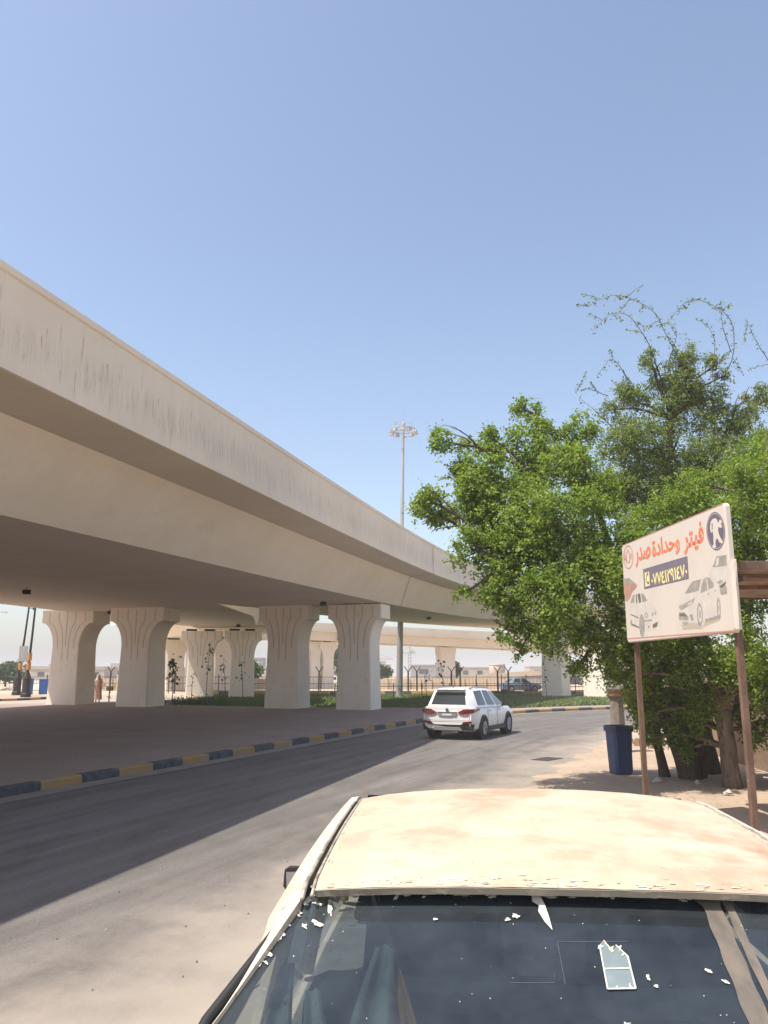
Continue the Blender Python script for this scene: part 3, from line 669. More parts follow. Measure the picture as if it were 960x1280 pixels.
bd.loft([[(x, y, z) for x, z in ((a + rr, b), (c - rr, b), (c, b + rr), (c, d - rr), (c - rr, d), (a + rr, d), (a, d - rr), (a, b + rr))] for y, (a, b, c, d) in ((0, (.012, Z0 + .012, BW - .012, Z0 + BH - .012)), (.012, (0, Z0, BW, Z0 + BH)), (.060, (0, Z0, BW, Z0 + BH)), (.065, (.02, Z0 + .02, BW - .02, Z0 + BH - .02)))])
bd.build('board', M['signcloth'], sg, fixn=True)
fold = MB()    # cloth that hangs loose over the right end
fold.loft([[(BW + .004, .0, Z0 + z), (BW + .03 + .02 * math.sin(z * 5), .03, Z0 + z), (BW + .028, .065, Z0 + z), (BW + .004, .072, Z0 + z)] for z in (.03, .1, .3, .5, .7, .78)])
fold.build('cloth_fold', M['signcloth'], sg, fixn=True)
MB().box((BW / 2, .0685, Z0 + .06), (BW - .1, .005, .05)).build('back_batten', M['rust'], sg)
for x, h_ in ((.08, 3.4), (BW - .14, 3.05)):
    MB().box((x, .107, h_ / 2), (.062, .062, h_)).build('post', M['rust'], sg)
wi = MB(); wi.tube([(BW - .12, .12, .92), (BW - .16, .09, .9), (BW - .14, .08, .84)], .008, 4); wi.tube([(BW + .03, .15, .9), (BW + .18, .17, .91), (BW + .2, .16, .86)], .008, 4); wi.build('wire_tie', M['steel'], sg)

def homog(src, dst):
    A = []; b = []
    for (x, y), (u, v) in zip(src, dst):
        A += [[x, y, 1, 0, 0, 0, -u * x, -u * y], [0, 0, 0, x, y, 1, -v * x, -v * y]]; b += [u, v]
    return np.append(np.linalg.solve(np.array(A), np.array(b)), 1).reshape(3, 3)
HM = homog([(778, 683.5), (783.2, 803.8), (907.5, 631), (913, 794)], [(0, BH), (0, 0), (BW, BH), (BW, 0)])
def tr(x, y, o=(770, 625), k=6.194):
    q = HM @ np.array([o[0] + x / k, o[1] + y / k, 1]); return q[0] / q[2], q[1] / q[2]
tA = lambda x, y: tr(x, y); tB = lambda x, y: tr(x, y, (840, 690), 11.294); tC = lambda x, y: tr(x, y, (776, 720), 13.714)
class Print(MB):
    lay = 0
    def poly(s, pts, mi, f=None):
        Print.lay += 1; y = -.0010 - .00002 * Print.lay
        q = [f(*p) if f else p for p in pts]
        return s.add([(u, y, Z0 + v) for u, v in q], [tuple(range(len(q)))], mi)
    def disc(s, c, r_, mi, f=None, hole=None, n=40):
        if hole is None: return s.poly([(c[0] + r_[0] * math.cos(t), c[1] + r_[1] * math.sin(t)) for t in np.linspace(0, 2 * math.pi, n, endpoint=False)], mi, f)
        Print.lay += 1; y = -.0010 - .00002 * Print.lay; vs = []
        for k in (1, hole):
            for t in np.linspace(0, 2 * math.pi, n, endpoint=False):
                u, v = c[0] + k * r_[0] * math.cos(t), c[1] + k * r_[1] * math.sin(t)
                if f: u, v = f(u, v)
                vs.append((u, y, Z0 + v))
        return s.add(vs, [(i, (i + 1) % n, n + (i + 1) % n, n + i) for i in range(n)], mi)
    def line(s, pts, w, mi, f=None):
        q = [f(*p) if f else p for p in pts]; Print.lay += 1; y = -.0010 - .00002 * Print.lay; vs = []
        L = np.array(q); nn = normals(L)
        for p, n_ in zip(L, nn): vs += [(p[0] - n_[0] * w, y, Z0 + p[1] - n_[1] * w), (p[0] + n_[0] * w, y, Z0 + p[1] + n_[1] * w)]
        return s.add(vs, [(2 * i, 2 * i + 1, 2 * i + 3, 2 * i + 2) for i in range(len(L) - 1)], mi)
# car pictures
p = Print()
p.poly([(50, 70), (150, 65), (280, 180), (270, 235), (200, 300), (160, 410), (110, 465), (90, 460), (60, 330)], 0, tC)
p.poly([(60, 78), (150, 72), (235, 155), (70, 165)], 1, tC); p.build('car_picture', [M['signcar4'], M['signgrey2']], sg)
p = Print()
p.poly([(150, 480), (200, 330), (330, 315), (390, 340), (450, 460), (560, 560), (610, 620), (620, 850), (590, 910), (520, 945), (400, 955), (330, 920), (180, 860), (150, 780), (140, 630)], 0, tC)
for q, c in (([(280, 340), (330, 330), (345, 480), (310, 500)], 2), ([(345, 330), (385, 338), (452, 462), (362, 482)], 1), ([(205, 360), (240, 342), (228, 482), (160, 490)], 1), ([(255, 345), (272, 345), (282, 500), (262, 500)], 2), ([(165, 668), (300, 738), (300, 756), (165, 690)], 2), ([(390, 782), (520, 768), (515, 800), (395, 812)], 1), ([(525, 860), (615, 808), (600, 890), (530, 922)], 2), ([(180, 862), (330, 925), (330, 905), (190, 835)], 2), ([(450, 880), (475, 880), (465, 910), (455, 910)], 2)): p.poly(q, c, tC)
p.disc((350, 870), (46, 190), 1, tC); p.disc((175, 820), (18, 52), 1, tC)
for c, r_ in (((425, 700), (26, 48)), ((530, 686), (14, 35)), ((576, 670), (14, 30))): p.disc(c, r_, 1, tC)
p.disc((428, 700), (13, 28), 0, tC)
p.build('car_picture', [M['signgrey1'], M['signgrey2'], M['signgrey3']], sg)
p = Print()
p.poly([(545, 268), (768, 262), (770, 330), (750, 430), (640, 560), (575, 455), (505, 395), (515, 330)], 0, tB)
for q, c in (([(560, 262), (620, 115), (757, 95), (755, 247)], 1), ([(600, 250), (622, 140), (650, 130), (640, 240)], 0), ([(635, 535), (690, 500), (735, 470), (720, 530), (660, 562)], 2), ([(640, 572), (735, 535), (742, 640), (655, 655)], 1), ([(610, 480), (660, 445), (690, 450), (690, 490), (640, 520)], 1)): p.poly(q, c, tB)
p.build('car_picture', [M['signgrey1'], M['signgrey2'], M['signgrey3']], sg)
p = Print()
p.poly([(100, 1060), (250, 1030), (420, 1040), (640, 968), (610, 1010), (400, 1085), (380, 1110), (120, 1122)], 3, tB)
p.poly([(70, 740), (90, 700), (150, 640), (330, 600), (385, 430), (430, 400), (500, 400), (550, 430), (580, 490), (630, 560), (642, 700), (640, 960), (600, 985), (420, 1040), (385, 1092), (350, 1090), (330, 1040), (250, 1030), (200, 1012), (100, 1005), (65, 930), (80, 880), (68, 800)], 0, tB)
for q, c in (([(160, 630), (270, 460), (392, 430), (357, 590)], 1), ([(378, 632), (385, 560), (420, 442), (460, 408), (510, 415), (570, 500), (560, 550), (470, 590)], 1), ([(465, 425), (480, 425), (490, 580), (472, 588)], 0), ([(75, 800), (90, 850), (120, 855), (270, 765), (303, 690), (200, 742)], 1), ([(200, 765), (270, 725), (255, 762), (205, 790)], 0), ([(75, 885), (150, 885), (205, 950), (200, 1000), (75, 990)], 1), ([(80, 905), (150, 900), (180, 945), (80, 940)], 2), ([(215, 920), (266, 915), (272, 1000), (240, 1005)], 1), ([(110, 1020), (200, 1022), (170, 1065), (130, 1062)], 1), ([(430, 985), (600, 940), (640, 962), (600, 985), (420, 1040)], 1), ([(540, 935), (578, 920), (578, 945), (540, 955)], 0), ([(475, 632), (495, 628), (495, 655), (475, 660)], 1), ([(568, 592), (588, 588), (586, 608), (570, 612)], 1)): p.poly(q, c, tB)
p.disc((358, 925), (40, 165), 1, tB); p.disc((360, 920), (24, 110), 0, tB, hole=.55); p.disc((618, 840), (25, 150), 1, tB); p.disc((620, 840), (14, 95), 0, tB, hole=.5)
p.build('car_picture', [M['signgrey1'], M['signgrey2'], M['signgrey3'], M['signgrey4']], sg)
# emblems
p = Print(); p.disc((777, 265), (70, 153), 0, tA); p.disc((777, 265), (64, 142), 1, tA, hole=.975)
p.poly([(742, 190), (757, 168), (780, 162), (792, 175), (795, 195), (806, 196), (806, 180), (815, 174), (829, 190), (820, 205), (828, 236), (812, 240), (800, 232), (795, 252), (800, 290), (812, 322), (826, 345), (823, 366), (802, 356), (786, 322), (776, 332), (770, 366), (776, 392), (748, 402), (745, 386), (757, 368), (756, 330), (758, 300), (752, 262), (746, 278), (738, 272), (734, 240), (738, 212)], 1, tA)
p.poly([(748, 205), (756, 202), (754, 250), (748, 258)], 0, tA)
p.build('emblem', [M['signdark'], M['signcloth']], sg)
p = Print(); p.disc((101, 454), (38, 93), 0, tA, hole=.90)
for q in ([(72, 415), (72, 480), (84, 460), (90, 420), (100, 395), (112, 430), (110, 490), (96, 500), (90, 470)], [(112, 480), (124, 420), (128, 470)], [(84, 500), (84, 440), (76, 470)]):
    p.line(q, .011, 0, tA)
p.build('emblem', [M['signpink']], sg)
# number panel
p = Print(); p.poly([(213, 552), (552, 457), (557, 633), (219, 706)], 1, tA); p.poly([(217, 556), (549, 463), (553, 629), (222, 700)], 0, tA)
p.poly([(224, 580), (258, 570), (262, 678), (228, 687)], 2, tA)
p.line([(247, 590), (238, 598), (234, 630), (240, 655), (252, 662)], .013, 0, tA); p.line([(242, 590), (252, 588)], .02, 0, tA); p.line([(244, 662), (256, 656)], .02, 0, tA)
p.build('phone_panel', [M['signpurple'], M['signdark'], M['signyellow']], sg)
def lettering(name, txt, u0, u1, v0, v1, m, bold=.02):
    c = bpy.data.curves.new('text', 'FONT'); c.body = txt; c.offset = bold; c.resolution_u = 4
    o = bpy.data.objects.new('text', c); COL.objects.link(o); bpy.context.view_layer.update()
    me = bpy.data.meshes.new_from_object(o.evaluated_get(bpy.context.evaluated_depsgraph_get()))
    bpy.data.objects.remove(o); bpy.data.curves.remove(c)
    V = np.array([v.co for v in me.vertices]); lo, hi = V.min(0), V.max(0); Print.lay += 1
    for v in me.vertices:
        a = (v.co.x - lo[0]) / (hi[0] - lo[0]); b = (v.co.y - lo[1]) / (hi[1] - lo[1])
        v.co = (u0 + (u1 - u0) * a, -.0010 - .00002 * Print.lay, Z0 + v0 + (v1 - v0) * b)
    me.materials.clear(); me.materials.append(m); me.name = name
    q = bpy.data.objects.new(name, me); COL.objects.link(q); q.parent = sg
    return q
U = lambda x, y: tA(x, y)[0]
lettering('lettering', '\ufed3\ufef4\ufe98\ufeae'[::-1], U(528, 400), U(684, 300), .97, 1.30, M['signred'], .032)
lettering('lettering', '\ufeed\ufea3\ufeaa\ufe8d\ufea9\ufe93'[::-1], U(284, 420), U(497, 340), 1.01, 1.30, M['signred'], .032)
lettering('lettering', '\ufebb\ufeaa\ufead'[::-1], U(154, 470), U(272, 400), 1.01, 1.28, M['signred'], .032)
lettering('phone_number', '\u0660\u0667\u0667\u0664\u0661\u0662\u0669\u0661\u0664\u0667\u0660', U(272, 600), U(546, 545), .70, .865, M['signyellow'], .025)
p = Print(); p.line([(86, 1078), (884, 1034)], .006, 0, tA); p.line([(60, 362), (846, 46)], .004, 0, tA); p.build('border_line', [M['signpink']], sg)
# ------------------------------------------------------------------ trees
def leaves_mesh(name, P, Nrm, S, m, parent, off, aspect=.58):
    """P centres, Nrm leaf normals, S lengths: one small folded leaf (two faces) each"""
    n = len(P); P = P - np.array(off)
    Nrm = Nrm / np.linalg.norm(Nrm, axis=1)[:, None]
    a = RNG.normal(size=(n, 3)); a -= Nrm * (a * Nrm).sum(1)[:, None]; a /= np.linalg.norm(a, axis=1)[:, None]
    b = np.cross(Nrm, a); L = S[:, None]; W = L * aspect
    V = np.empty((n, 6, 3))
    V[:, 0] = P - a * L * .5; V[:, 3] = P + a * L * .5
    V[:, 1] = P - a * L * .12 + b * W * .5 + Nrm * W * .16; V[:, 2] = P + a * L * .26 + b * W * .38 + Nrm * W * .12
    V[:, 5] = P - a * L * .12 - b * W * .5 + Nrm * W * .16; V[:, 4] = P + a * L * .26 - b * W * .38 + Nrm * W * .12
    idx = (np.arange(n)[:, None] * 6 + np.array([0, 3, 2, 1, 0, 5, 4, 3])[None]).ravel()
    me = bpy.data.meshes.new(name); me.vertices.add(n * 6); me.vertices.foreach_set('co', V.ravel())
    me.loops.add(n * 8); me.loops.foreach_set('vertex_index', idx.astype(np.int32))
    me.polygons.add(n * 2); me.polygons.foreach_set('loop_start', np.arange(0, n * 8, 4, dtype=np.int32))
    me.update(calc_edges=True); me.materials.append(m)
    at_ = me.attributes.new('rnd', 'FLOAT', 'FACE'); at_.data.foreach_set('value', np.repeat(np.clip(RNG.normal(.5, .24, n), 0, 1), 2).astype(np.float32))
    o = bpy.data.objects.new(name, me); COL.objects.link(o); o.parent = parent
    return o
def crown_points(blobs, dens, tw=(.35, 1.12), leaf=.062, droop=.12):
    Ps = []; Ns = []; Ss = []
    for x, y, z, r in blobs:
        c = np.array([x, y, z]); ncl = max(5, int(13 * r ** 1.2 + 3)); ntw = int(dens * r * r * 330 + 14)
        cd = RNG.normal(size=(ncl, 3)); cd[:, 2] *= .9; cd /= np.linalg.norm(cd, axis=1)[:, None]
        cl = c + cd * r * RNG.uniform(.35, .80, (ncl, 1)); cr = r * RNG.uniform(.30, .52, ncl)
        for k in range(ntw):
            j = RNG.integers(ncl); d = RNG.normal(size=3); d[2] += .25; d /= np.linalg.norm(d)
            st = cl[j] + d * cr[j] * .2; ln = cr[j] * RNG.uniform(.5, 1.15)
            if RNG.random() < .06: ln *= RNG.uniform(1.3, 2.1)
            nl = max(4, int(ln / .028)); t = np.sort(RNG.uniform(.1, 1, nl))
            q = st + d * ln * t[:, None]; q[:, 2] -= droop * (t ** 2) * ln
            q += RNG.normal(0, .028, (nl, 3)); Ps.append(q)
            nn_ = RNG.normal(size=(nl, 3)) * .75 + np.array([0, 0, .75]) + d * .35; Ns.append(nn_)
            Ss.append(leaf * RNG.uniform(.6, 1.3, nl))
    return np.vstack(Ps), np.vstack(Ns), np.concatenate(Ss)
def wob(a, b, n=6, amp=.08):
    a, b = np.array(a, float), np.array(b, float); L = np.linalg.norm(b - a); out = []
    for i, t in enumerate(np.linspace(0, 1, n)):
        q = a * (1 - t) + b * t; q[2] += .10 * L * math.sin(t * math.pi)
        if 0 < i < n - 1: q += RNG.normal(0, amp * L / n, 3)
        out.append(q)
    return out
def tree(name, label, base, stems, blobs, dens, leafm, barkm, leaf=.062, limb=.06, group=None, shoots=None, droop=.12):
    t = thing(name, label, 'tree', base, 0, group); tk = MB()
    tips = []
    for pts, r0, r1 in stems:
        L = smooth_line(pts, .25); L[1:-1] += RNG.normal(0, .012, (len(L) - 2, 3))
        tk.tube(L, list(np.linspace(r0, r1, len(L)) * (1 + .35 * np.exp(-np.linspace(0, 14, len(L))))), 10); tips += list(L[len(L) // 2:])
    tips = np.array(tips)
    for x, y, z, r in blobs:
        c = np.array([x, y, z]); k = np.argmin(np.linalg.norm(tips - c, axis=1) + .5 * np.maximum(0, tips[:, 2] - c[2]))
        w_ = wob(tips[k], c, 6, .10); tk.tube(w_, list(np.linspace(limb * (.6 + .5 * r), .018, 6)), 6)
        for _ in range(int(3 + 4 * r)):
            d = RNG.normal(size=3); d /= np.linalg.norm(d)
            s_ = w_[RNG.integers(3, 6)]; tk.tube(wob(s_, c + d * r * .85, 4, .12), [.016, .012, .008, .004], 4, cap=False)
    tk.build('trunk', barkm, t, off=base, smooth=True)
    P, Nn, S = crown_points(blobs, dens, leaf=leaf, droop=droop)
    if shoots:
        sm = MB()
        for s_ in shoots:
            L = smooth_line(s_, .12); L = L + np.cumsum(RNG.normal(0, .008, L.shape), 0)
            sm.tube(L, list(np.linspace(.011, .003, len(L))), 5, cap=False)
            for i in range(len(L)):
                f = i / len(L)
                for _ in range(int(2 + 4.5 * f)):
                    q = L[i] + RNG.normal(0, .045, 3); P = np.vstack([P, q]); Nn = np.vstack([Nn, RNG.normal(size=3) + [0, 0, .6]]); S = np.append(S, leaf * RNG.uniform(.8, 1.6))
                if RNG.random() < .30:
                    d = RNG.normal(size=3) * [1, .6, .8]; d /= np.linalg.norm(d); e_ = L[i] + d * RNG.uniform(.2, .5); sm.tube([L[i], (L[i] + e_) / 2 + [0, 0, .02], e_], [.006, .005, .003], 4, cap=False)
                    for f2 in np.linspace(.25, 1, 14):
                        q = L[i] + (e_ - L[i]) * f2 + RNG.normal(0, .025, 3); P = np.vstack([P, q]); Nn = np.vstack([Nn, RNG.normal(size=3) + [0, 0, .6]]); S = np.append(S, leaf * RNG.uniform(.8, 1.5))
        sm.build('shoot', barkm, t, off=base)
    leaves_mesh('crown', P, Nn, S, leafm, t, base)
    return t
CROWN_A = [(0.93,14.00,4.75,0.49), (1.35,14.30,5.38,0.60), (1.14,14.60,6.23,0.38), (1.87,15.00,6.22,0.48), (2.12,14.60,5.25,0.88), (2.84,15.50,7.17,0.40), (2.76,15.20,6.36,0.64), (3.28,15.00,5.77,0.84), (2.27,14.00,4.17,0.92), (1.54,13.60,4.00,0.49), (3.15,14.00,4.34,1.01), (1.90,13.60,3.26,0.57), (2.72,13.50,3.17,0.78), (3.45,13.50,3.44,0.81), (4.22,15.40,5.32,0.77), (2.06,13.50,2.67,0.38), (2.80,13.50,2.47,0.51), (3.62,14.00,2.49,0.67), (0.71,13.80,4.97,0.25), (1.74,14.20,4.79,0.57), (3.97,15.60,6.64,0.47), (2.57,13.60,4.67,0.68), (3.84,14.00,4.03,0.70), (1.14,14.00,4.60,0.34), (2.05,15.20,6.52,0.30), (3.41,15.60,6.64,0.37), (1.29,13.60,3.26,0.22), (2.26,13.50,2.28,0.19), (3.29,14.00,1.95,0.25)]
CROWN_B = [(5.87,17.50,7.98,0.67), (6.79,17.50,8.07,0.84), (5.32,17.00,6.75,0.82), (6.55,17.50,6.78,1.16), (7.50,17.50,7.31,0.74), (7.35,17.00,6.21,0.82), (5.60,17.00,5.67,0.95), (5.18,17.20,7.74,0.38), (8.66,18.00,8.35,0.32), (9.03,18.00,8.25,0.47), (4.92,16.50,5.94,0.66), (7.01,17.50,8.46,0.53), (6.34,17.40,8.61,0.45), (7.57,17.60,8.11,0.53), (6.82,17.40,8.91,0.38), (7.72,17.20,8.54,0.24)]
CROWN_C = [(7.09,15.00,5.55,0.90), (6.48,14.20,4.32,0.88), (5.46,14.40,4.83,0.75), (5.56,14.00,1.92,0.70), (6.05,13.60,2.21,0.68), (5.19,14.60,2.06,0.70), (6.65,14.00,3.29,0.70), (4.41,14.00,4.03,0.81), (5.21,14.80,3.37,0.98), (6.11,14.60,3.15,0.96), (4.46,14.20,2.50,0.68), (5.56,14.60,1.32,0.50), (6.31,13.60,1.69,0.49), (5.94,14.00,4.03,0.70), (4.27,14.50,1.95,0.58), (4.92,14.80,1.25,0.44), (6.00,15.00,5.42,0.54), (4.39,14.60,3.09,0.73), (7.76,15.60,6.39,0.62), (4.91,15.20,0.73,0.24), (4.75,15.40,1.17,0.25)]
SHOOTS = [[(7.07,17.20,8.35), (6.67,17.20,9.12), (6.39,17.20,9.90), (6.23,17.20,10.16), (5.87,17.20,10.40), (5.47,17.20,10.52), (5.04,17.20,10.42), (4.77,17.20,10.26)], [(6.22,17.20,8.63), (6.12,17.20,9.08), (5.91,17.20,9.57), (5.64,17.20,9.98), (5.26,17.20,10.00), (4.81,17.20,9.58)], [(7.72,17.20,8.54), (7.96,17.20,9.02), (7.99,17.20,9.60), (7.88,17.20,10.02), (7.58,17.20,10.28), (7.08,17.20,10.42), (6.54,17.20,9.88)], [(8.78,17.20,8.83), (8.52,17.20,9.41), (8.33,17.20,9.90)], [(6.47,17.20,8.83), (6.72,17.20,9.51), (6.59,17.20,9.86)], [(5.62,17.20,8.35), (5.20,17.20,8.92), (4.81,17.20,8.54)], [(7.95,17.20,9.12), (7.84,17.20,9.80), (7.87,17.20,10.34)], [(5.06,17.20,8.06), (4.67,17.20,8.25), (4.38,17.20,8.19)], [(7.44,17.20,8.54), (7.56,17.20,9.27), (7.40,17.20,9.80)], [(5.19,17.20,7.22), (4.68,17.20,7.78), (4.48,17.20,7.97)]]
tree('shade_tree', 'bright green broad tree spreading left over the road beside the sign', (5.75, 15.6, 0),
     [([(5.75, 15.6, -.1), (5.45, 15.5, .8), (4.95, 15.2, 1.9), (4.3, 14.8, 3.0), (3.4, 14.6, 4.3), (2.8, 14.9, 5.6)], .17, .06),
      ([(5.35, 15.9, -.1), (5.2, 15.8, .8), (5.0, 15.5, 1.7), (4.7, 15.0, 2.6)], .09, .04),
      ([(5.95, 15.7, -.1), (5.9, 15.8, 1.0), (5.75, 15.9, 2.2), (5.9, 15.9, 3.4)], .10, .05),
      ([(5.6, 15.55, .3), (5.1, 15.3, 1.3), (4.4, 14.6, 2.2), (3.4, 13.9, 2.9), (2.3, 13.8, 3.6)], .10, .04),
      ([(4.95, 15.2, 1.9), (4.7, 15.3, 3.2), (4.3, 15.5, 4.8), (4.0, 15.6, 6.2)], .10, .04)],
     CROWN_A, 3.5, M['leafA'], M['bark'], .060, .05)
tree('tall_tree', 'tall grey green tree with long arching bare shoots above the sign', (6.35, 16.4, 0),
     [([(6.35, 16.4, -.1), (6.3, 16.6, 1.6), (6.2, 17.0, 3.6), (6.3, 17.3, 5.6), (6.5, 17.4, 7.6)], .2, .06),
      ([(6.2, 16.5, -.1), (5.95, 16.6, 1.4), (5.6, 16.8, 3.2), (5.5, 17, 5.2)], .13, .05),
      ([(6.25, 17.1, 4.0), (7.0, 17.3, 5.4), (7.5, 17.4, 6.8)], .1, .05)],
     CROWN_B + [(6.9, 17.4, 9.05, .40), (6.1, 17.3, 8.9, .35), (7.6, 17.3, 8.85, .35), (8.3, 17.6, 7.6, .6), (8.3, 17.4, 6.7, .7), (6.6, 17.3, 5.6, .9)], 3.2, M['leafB'], M['bark'], .050, .05, shoots=SHOOTS, droop=.2)
tree('leafy_tree', 'fresh green tree with pale peeling trunk behind the right sign post', (5.98, 14.4, 0),
     [([(5.98, 14.4, -.1), (5.97, 14.42, .7), (5.93, 14.4, 1.4)], .15, .13),
      ([(5.93, 14.4, 1.3), (5.75, 14.5, 2.4), (5.3, 14.6, 3.6), (5.3, 14.6, 4.6)], .12, .05),
      ([(5.95, 14.4, 1.35), (6.3, 14.2, 2.4), (6.5, 14.3, 3.6), (6.9, 14.8, 5.2)], .11, .05)],
     CROWN_C + [(5.4, 15.0, 1.0, .42), (5.0, 15.0, 1.65, .5), (5.75, 15.0, 1.4, .5), (6.25, 15.2, 1.5, .6), (6.45, 14.6, .95, .45), (5.5, 14.9, .6, .3), (6.7, 14.9, 2.2, .7), (7.1, 14.6, 1.4, .6), (4.9, 15.6, 1.0, .35), (5.2, 15.8, .75, .35), (5.1, 15.9, 1.4, .5), (4.6, 15.3, 1.3, .3), (5.5, 16.1, 1.1, .45), (6.5, 12.5, 4.4, .8), (6.75, 12.3, 3.3, .7), (6.2, 13.0, 5.0, .7), (7.0, 13.2, 2.4, .7)], 3.4, M['leafC'], M['palebark'], .055, .05)
for k, (x, y, h) in enumerate(((6.75, 15.9, 2.6), (5.35, 15.9, 2.2))):
    pass
# trees far behind the lawn
def far_tree(label, x, y, r, h, n=1400):
    t = thing('bushy_tree', label, 'tree', (x, y, 0), 0, 'green trees beyond the fence')
    MB().tube([(0, 0, 0), (.05, 0, h * .4), (0, .1, h * .6)], [.14, .1, .06], 7).build('trunk', M['bark'], t)
    bl = [(x + RNG.normal(0, r * .45), y + RNG.normal(0, r * .3), h * .62 + RNG.normal(0, h * .14), r * RNG.uniform(.4, .62)) for _ in range(9)]
    P = []; 
    for bx, by, bz, br in bl:
        d = RNG.normal(size=(n // 9, 3)); d /= np.linalg.norm(d, axis=1)[:, None]; P.append(np.array([bx, by, bz]) + d * br * RNG.uniform(.55, 1.05, (n // 9, 1)))
    P = np.vstack(P); P[:, 2] = np.maximum(P[:, 2], .15)
    leaves_mesh('crown', P, RNG.normal(size=P.shape) + [0, 0, .5], RNG.uniform(.25, .5, len(P)), M['leafD'], t, (x, y, 0), .7)
far_tree('round green tree between the left piers, behind the fence', -29.5, 108, 2.6, 4.4)
far_tree('green tree seen between the two middle piers', -7.0, 122, 2.8, 5.6)
far_tree('low green bush tree left of the high light mast', -1.2, 118, 1.9, 2.9)
far_tree('dark green tree at the foot of the right far pier', 9.6, 118, 1.5, 3.6)
far_tree('small green tree right of the pale piers, before the far buildings', -19.0, 112, 2.2, 3.4)
far_tree('low shrub tree at the far left behind the island', -50, 108, 2.4, 3.0)
# saplings on the lawn
def sapling(label, x, y, h, n, lean=0.0):
    t = thing('sapling', label, 'sapling', (x, y, .04), 0, 'young saplings on the lawn')
    pts = [(0, 0, 0), (lean * .4, 0, h * .5), (lean, 0, h)]
    MB().tube(pts, [.028, .02, .01], 5).build('stem', M['bark'], t)
    P = []
    for _ in range(n):
        f = RNG.uniform(.45, 1.02); P.append(np.array([lean * f, 0, h * f]) + RNG.normal(0, .16, 3))
    P = np.array(P); leaves_mesh('foliage', P + np.array([x, y, .04]), RNG.normal(size=P.shape), RNG.uniform(.14, .26, len(P)), M['leafD'], t, (x, y, .04), .7)
sapling('leafy sapling right beside the second large pier', -12.3, 47.8, 2.6, 60, -.1)
sapling('thin sapling in front of the left pale pier', -12.6, 58, 3.9, 26, .15)
sapling('short sapling in front of the left pale pier, nearly bare', -13.9, 59.2, 1.8, 10, .05)
sapling('slender sapling between the two pale piers', -11.9, 61.5, 3.0, 14, -.25)
sapling('thin sapling in front of the right pale pier', -10.4, 60.5, 2.7, 14, -.2)
sapling('small dark sapling just left of the white car', 4.4, 60, 2.6, 22, -.25)
sapling('thin sapling before the pier under the leaves', 11.6, 58.5, 2.2, 10, -.1)
sapling('bare little sapling right of the light mast', 3.0, 57.5, 2.0, 8, 0)
# lawn blades, weeds at the lawn edge
def scatter_in(poly, n):
    P = np.array(poly); lo, hi = P.min(0), np.minimum(P.max(0), [26, 80]); out = []
    q = RNG.uniform(lo, hi, (n * 3, 2)); inside = np.zeros(len(q), bool); j = len(P) - 1
    for i in range(len(P)):
        c = ((P[i, 1] > q[:, 1]) != (P[j, 1] > q[:, 1])) & (q[:, 0] < (P[j, 0] - P[i, 0]) * (q[:, 1] - P[i, 1]) / (P[j, 1] - P[i, 1] + 1e-9) + P[i, 0]); inside ^= c; j = i
    return q[inside][:n]
q = scatter_in(lawn_poly, 42000); n = len(q)
h = RNG.uniform(.05, .13, n); a = RNG.uniform(0, 6.28, n); V = np.empty((n, 3, 3))
V[:, 0] = np.c_[q[:, 0] - .05 * np.cos(a), q[:, 1] - .05 * np.sin(a), np.full(n, 0.048)]
V[:, 1] = np.c_[q[:, 0] + .05 * np.cos(a), q[:, 1] + .05 * np.sin(a), np.full(n, 0.048)]
V[:, 2] = np.c_[q[:, 0] + RNG.normal(0, .03, n), q[:, 1] + RNG.normal(0, .03, n), 0.048 + h]
me = bpy.data.meshes.new('grass'); me.from_pydata(V.reshape(-1, 3).tolist(), [], np.arange(3 * n).reshape(-1, 3).tolist()); me.materials.append(M['blade'])
go = bpy.data.objects.new('grass', me); COL.objects.link(go); tag(go, 'short green grass of the lawn under the flyover', 'grass', kind='stuff')
# taller ground cover along the road side of the lawn and by the left saplings
pts = []
for c, nn_ in zip(KERB, NK):
    if 6 < c[0] < 24:
        for _ in range(60): pts.append(np.r_[c + nn_ * RNG.uniform(1.7, 3.0) + RNG.normal(0, .1, 2), .06 + abs(RNG.normal(.06, .06))])
for _ in range(1500):
    pts.append(np.array([-11.6 + RNG.normal(0, 1.1), 50 + RNG.normal(0, 2.2), .05 + abs(RNG.normal(.1, .14))]))
pts = np.array(pts); gc = thing('ground_cover', 'low leafy ground cover along the edge of the lawn', 'ground cover', (0, 45, .05)); gc['kind'] = 'stuff'
leaves_mesh('foliage', pts, RNG.normal(size=pts.shape) + [0, 0, .8], RNG.uniform(.07, .15, len(pts)), M['leafD'], gc, (0, 45, .05), .6)
# ------------------------------------------------------------------ security fence beyond the lawn
def y_post(label, x, y, h, rz):
    t = thing('fence_post', label, 'fence post', (x, y, -.03), rz, 'fork topped posts of the security fence')
    MB().box((0, 0, h / 2), (.13, .13, h)).build('post', M['darksteel'], t)
    f = MB()
    for s_ in (-1, 1): f.tube([(0, 0, h - .05), (s_ * .34, 0, h + .42)], .045, 5)
    f.build('fork', M['darksteel'], t)
YP = [(2.2, 74.4, 'left of the twin posts right of the light mast'), (3.0, 74.5, 'right of the twin posts right of the light mast'), (6.2, 75, 'first fork post right of the far single pier'), (7.0, 75.1, 'second fork post right of the far single pier'),
      (10.5, 75.5, 'fork post above the roof end of the white car'), (11.5, 75.6, 'fork post left of the parked blue grey car'), (-5.9, 74.2, 'fork post in front of the slim distant piers'),
      (-25.6, 76.5, 'left one in the gap between left piers'), (-23.6, 76.4, 'fork post behind the person with the bicycle'), (-12.6, 75.2, 'fork post right of the pale piers'), (-19.4, 75.8, 'fork post by the leafy sapling')]
for x, y, l in YP: y_post('dark fence post with forked top, ' + l, x, y, 2.05, .1)
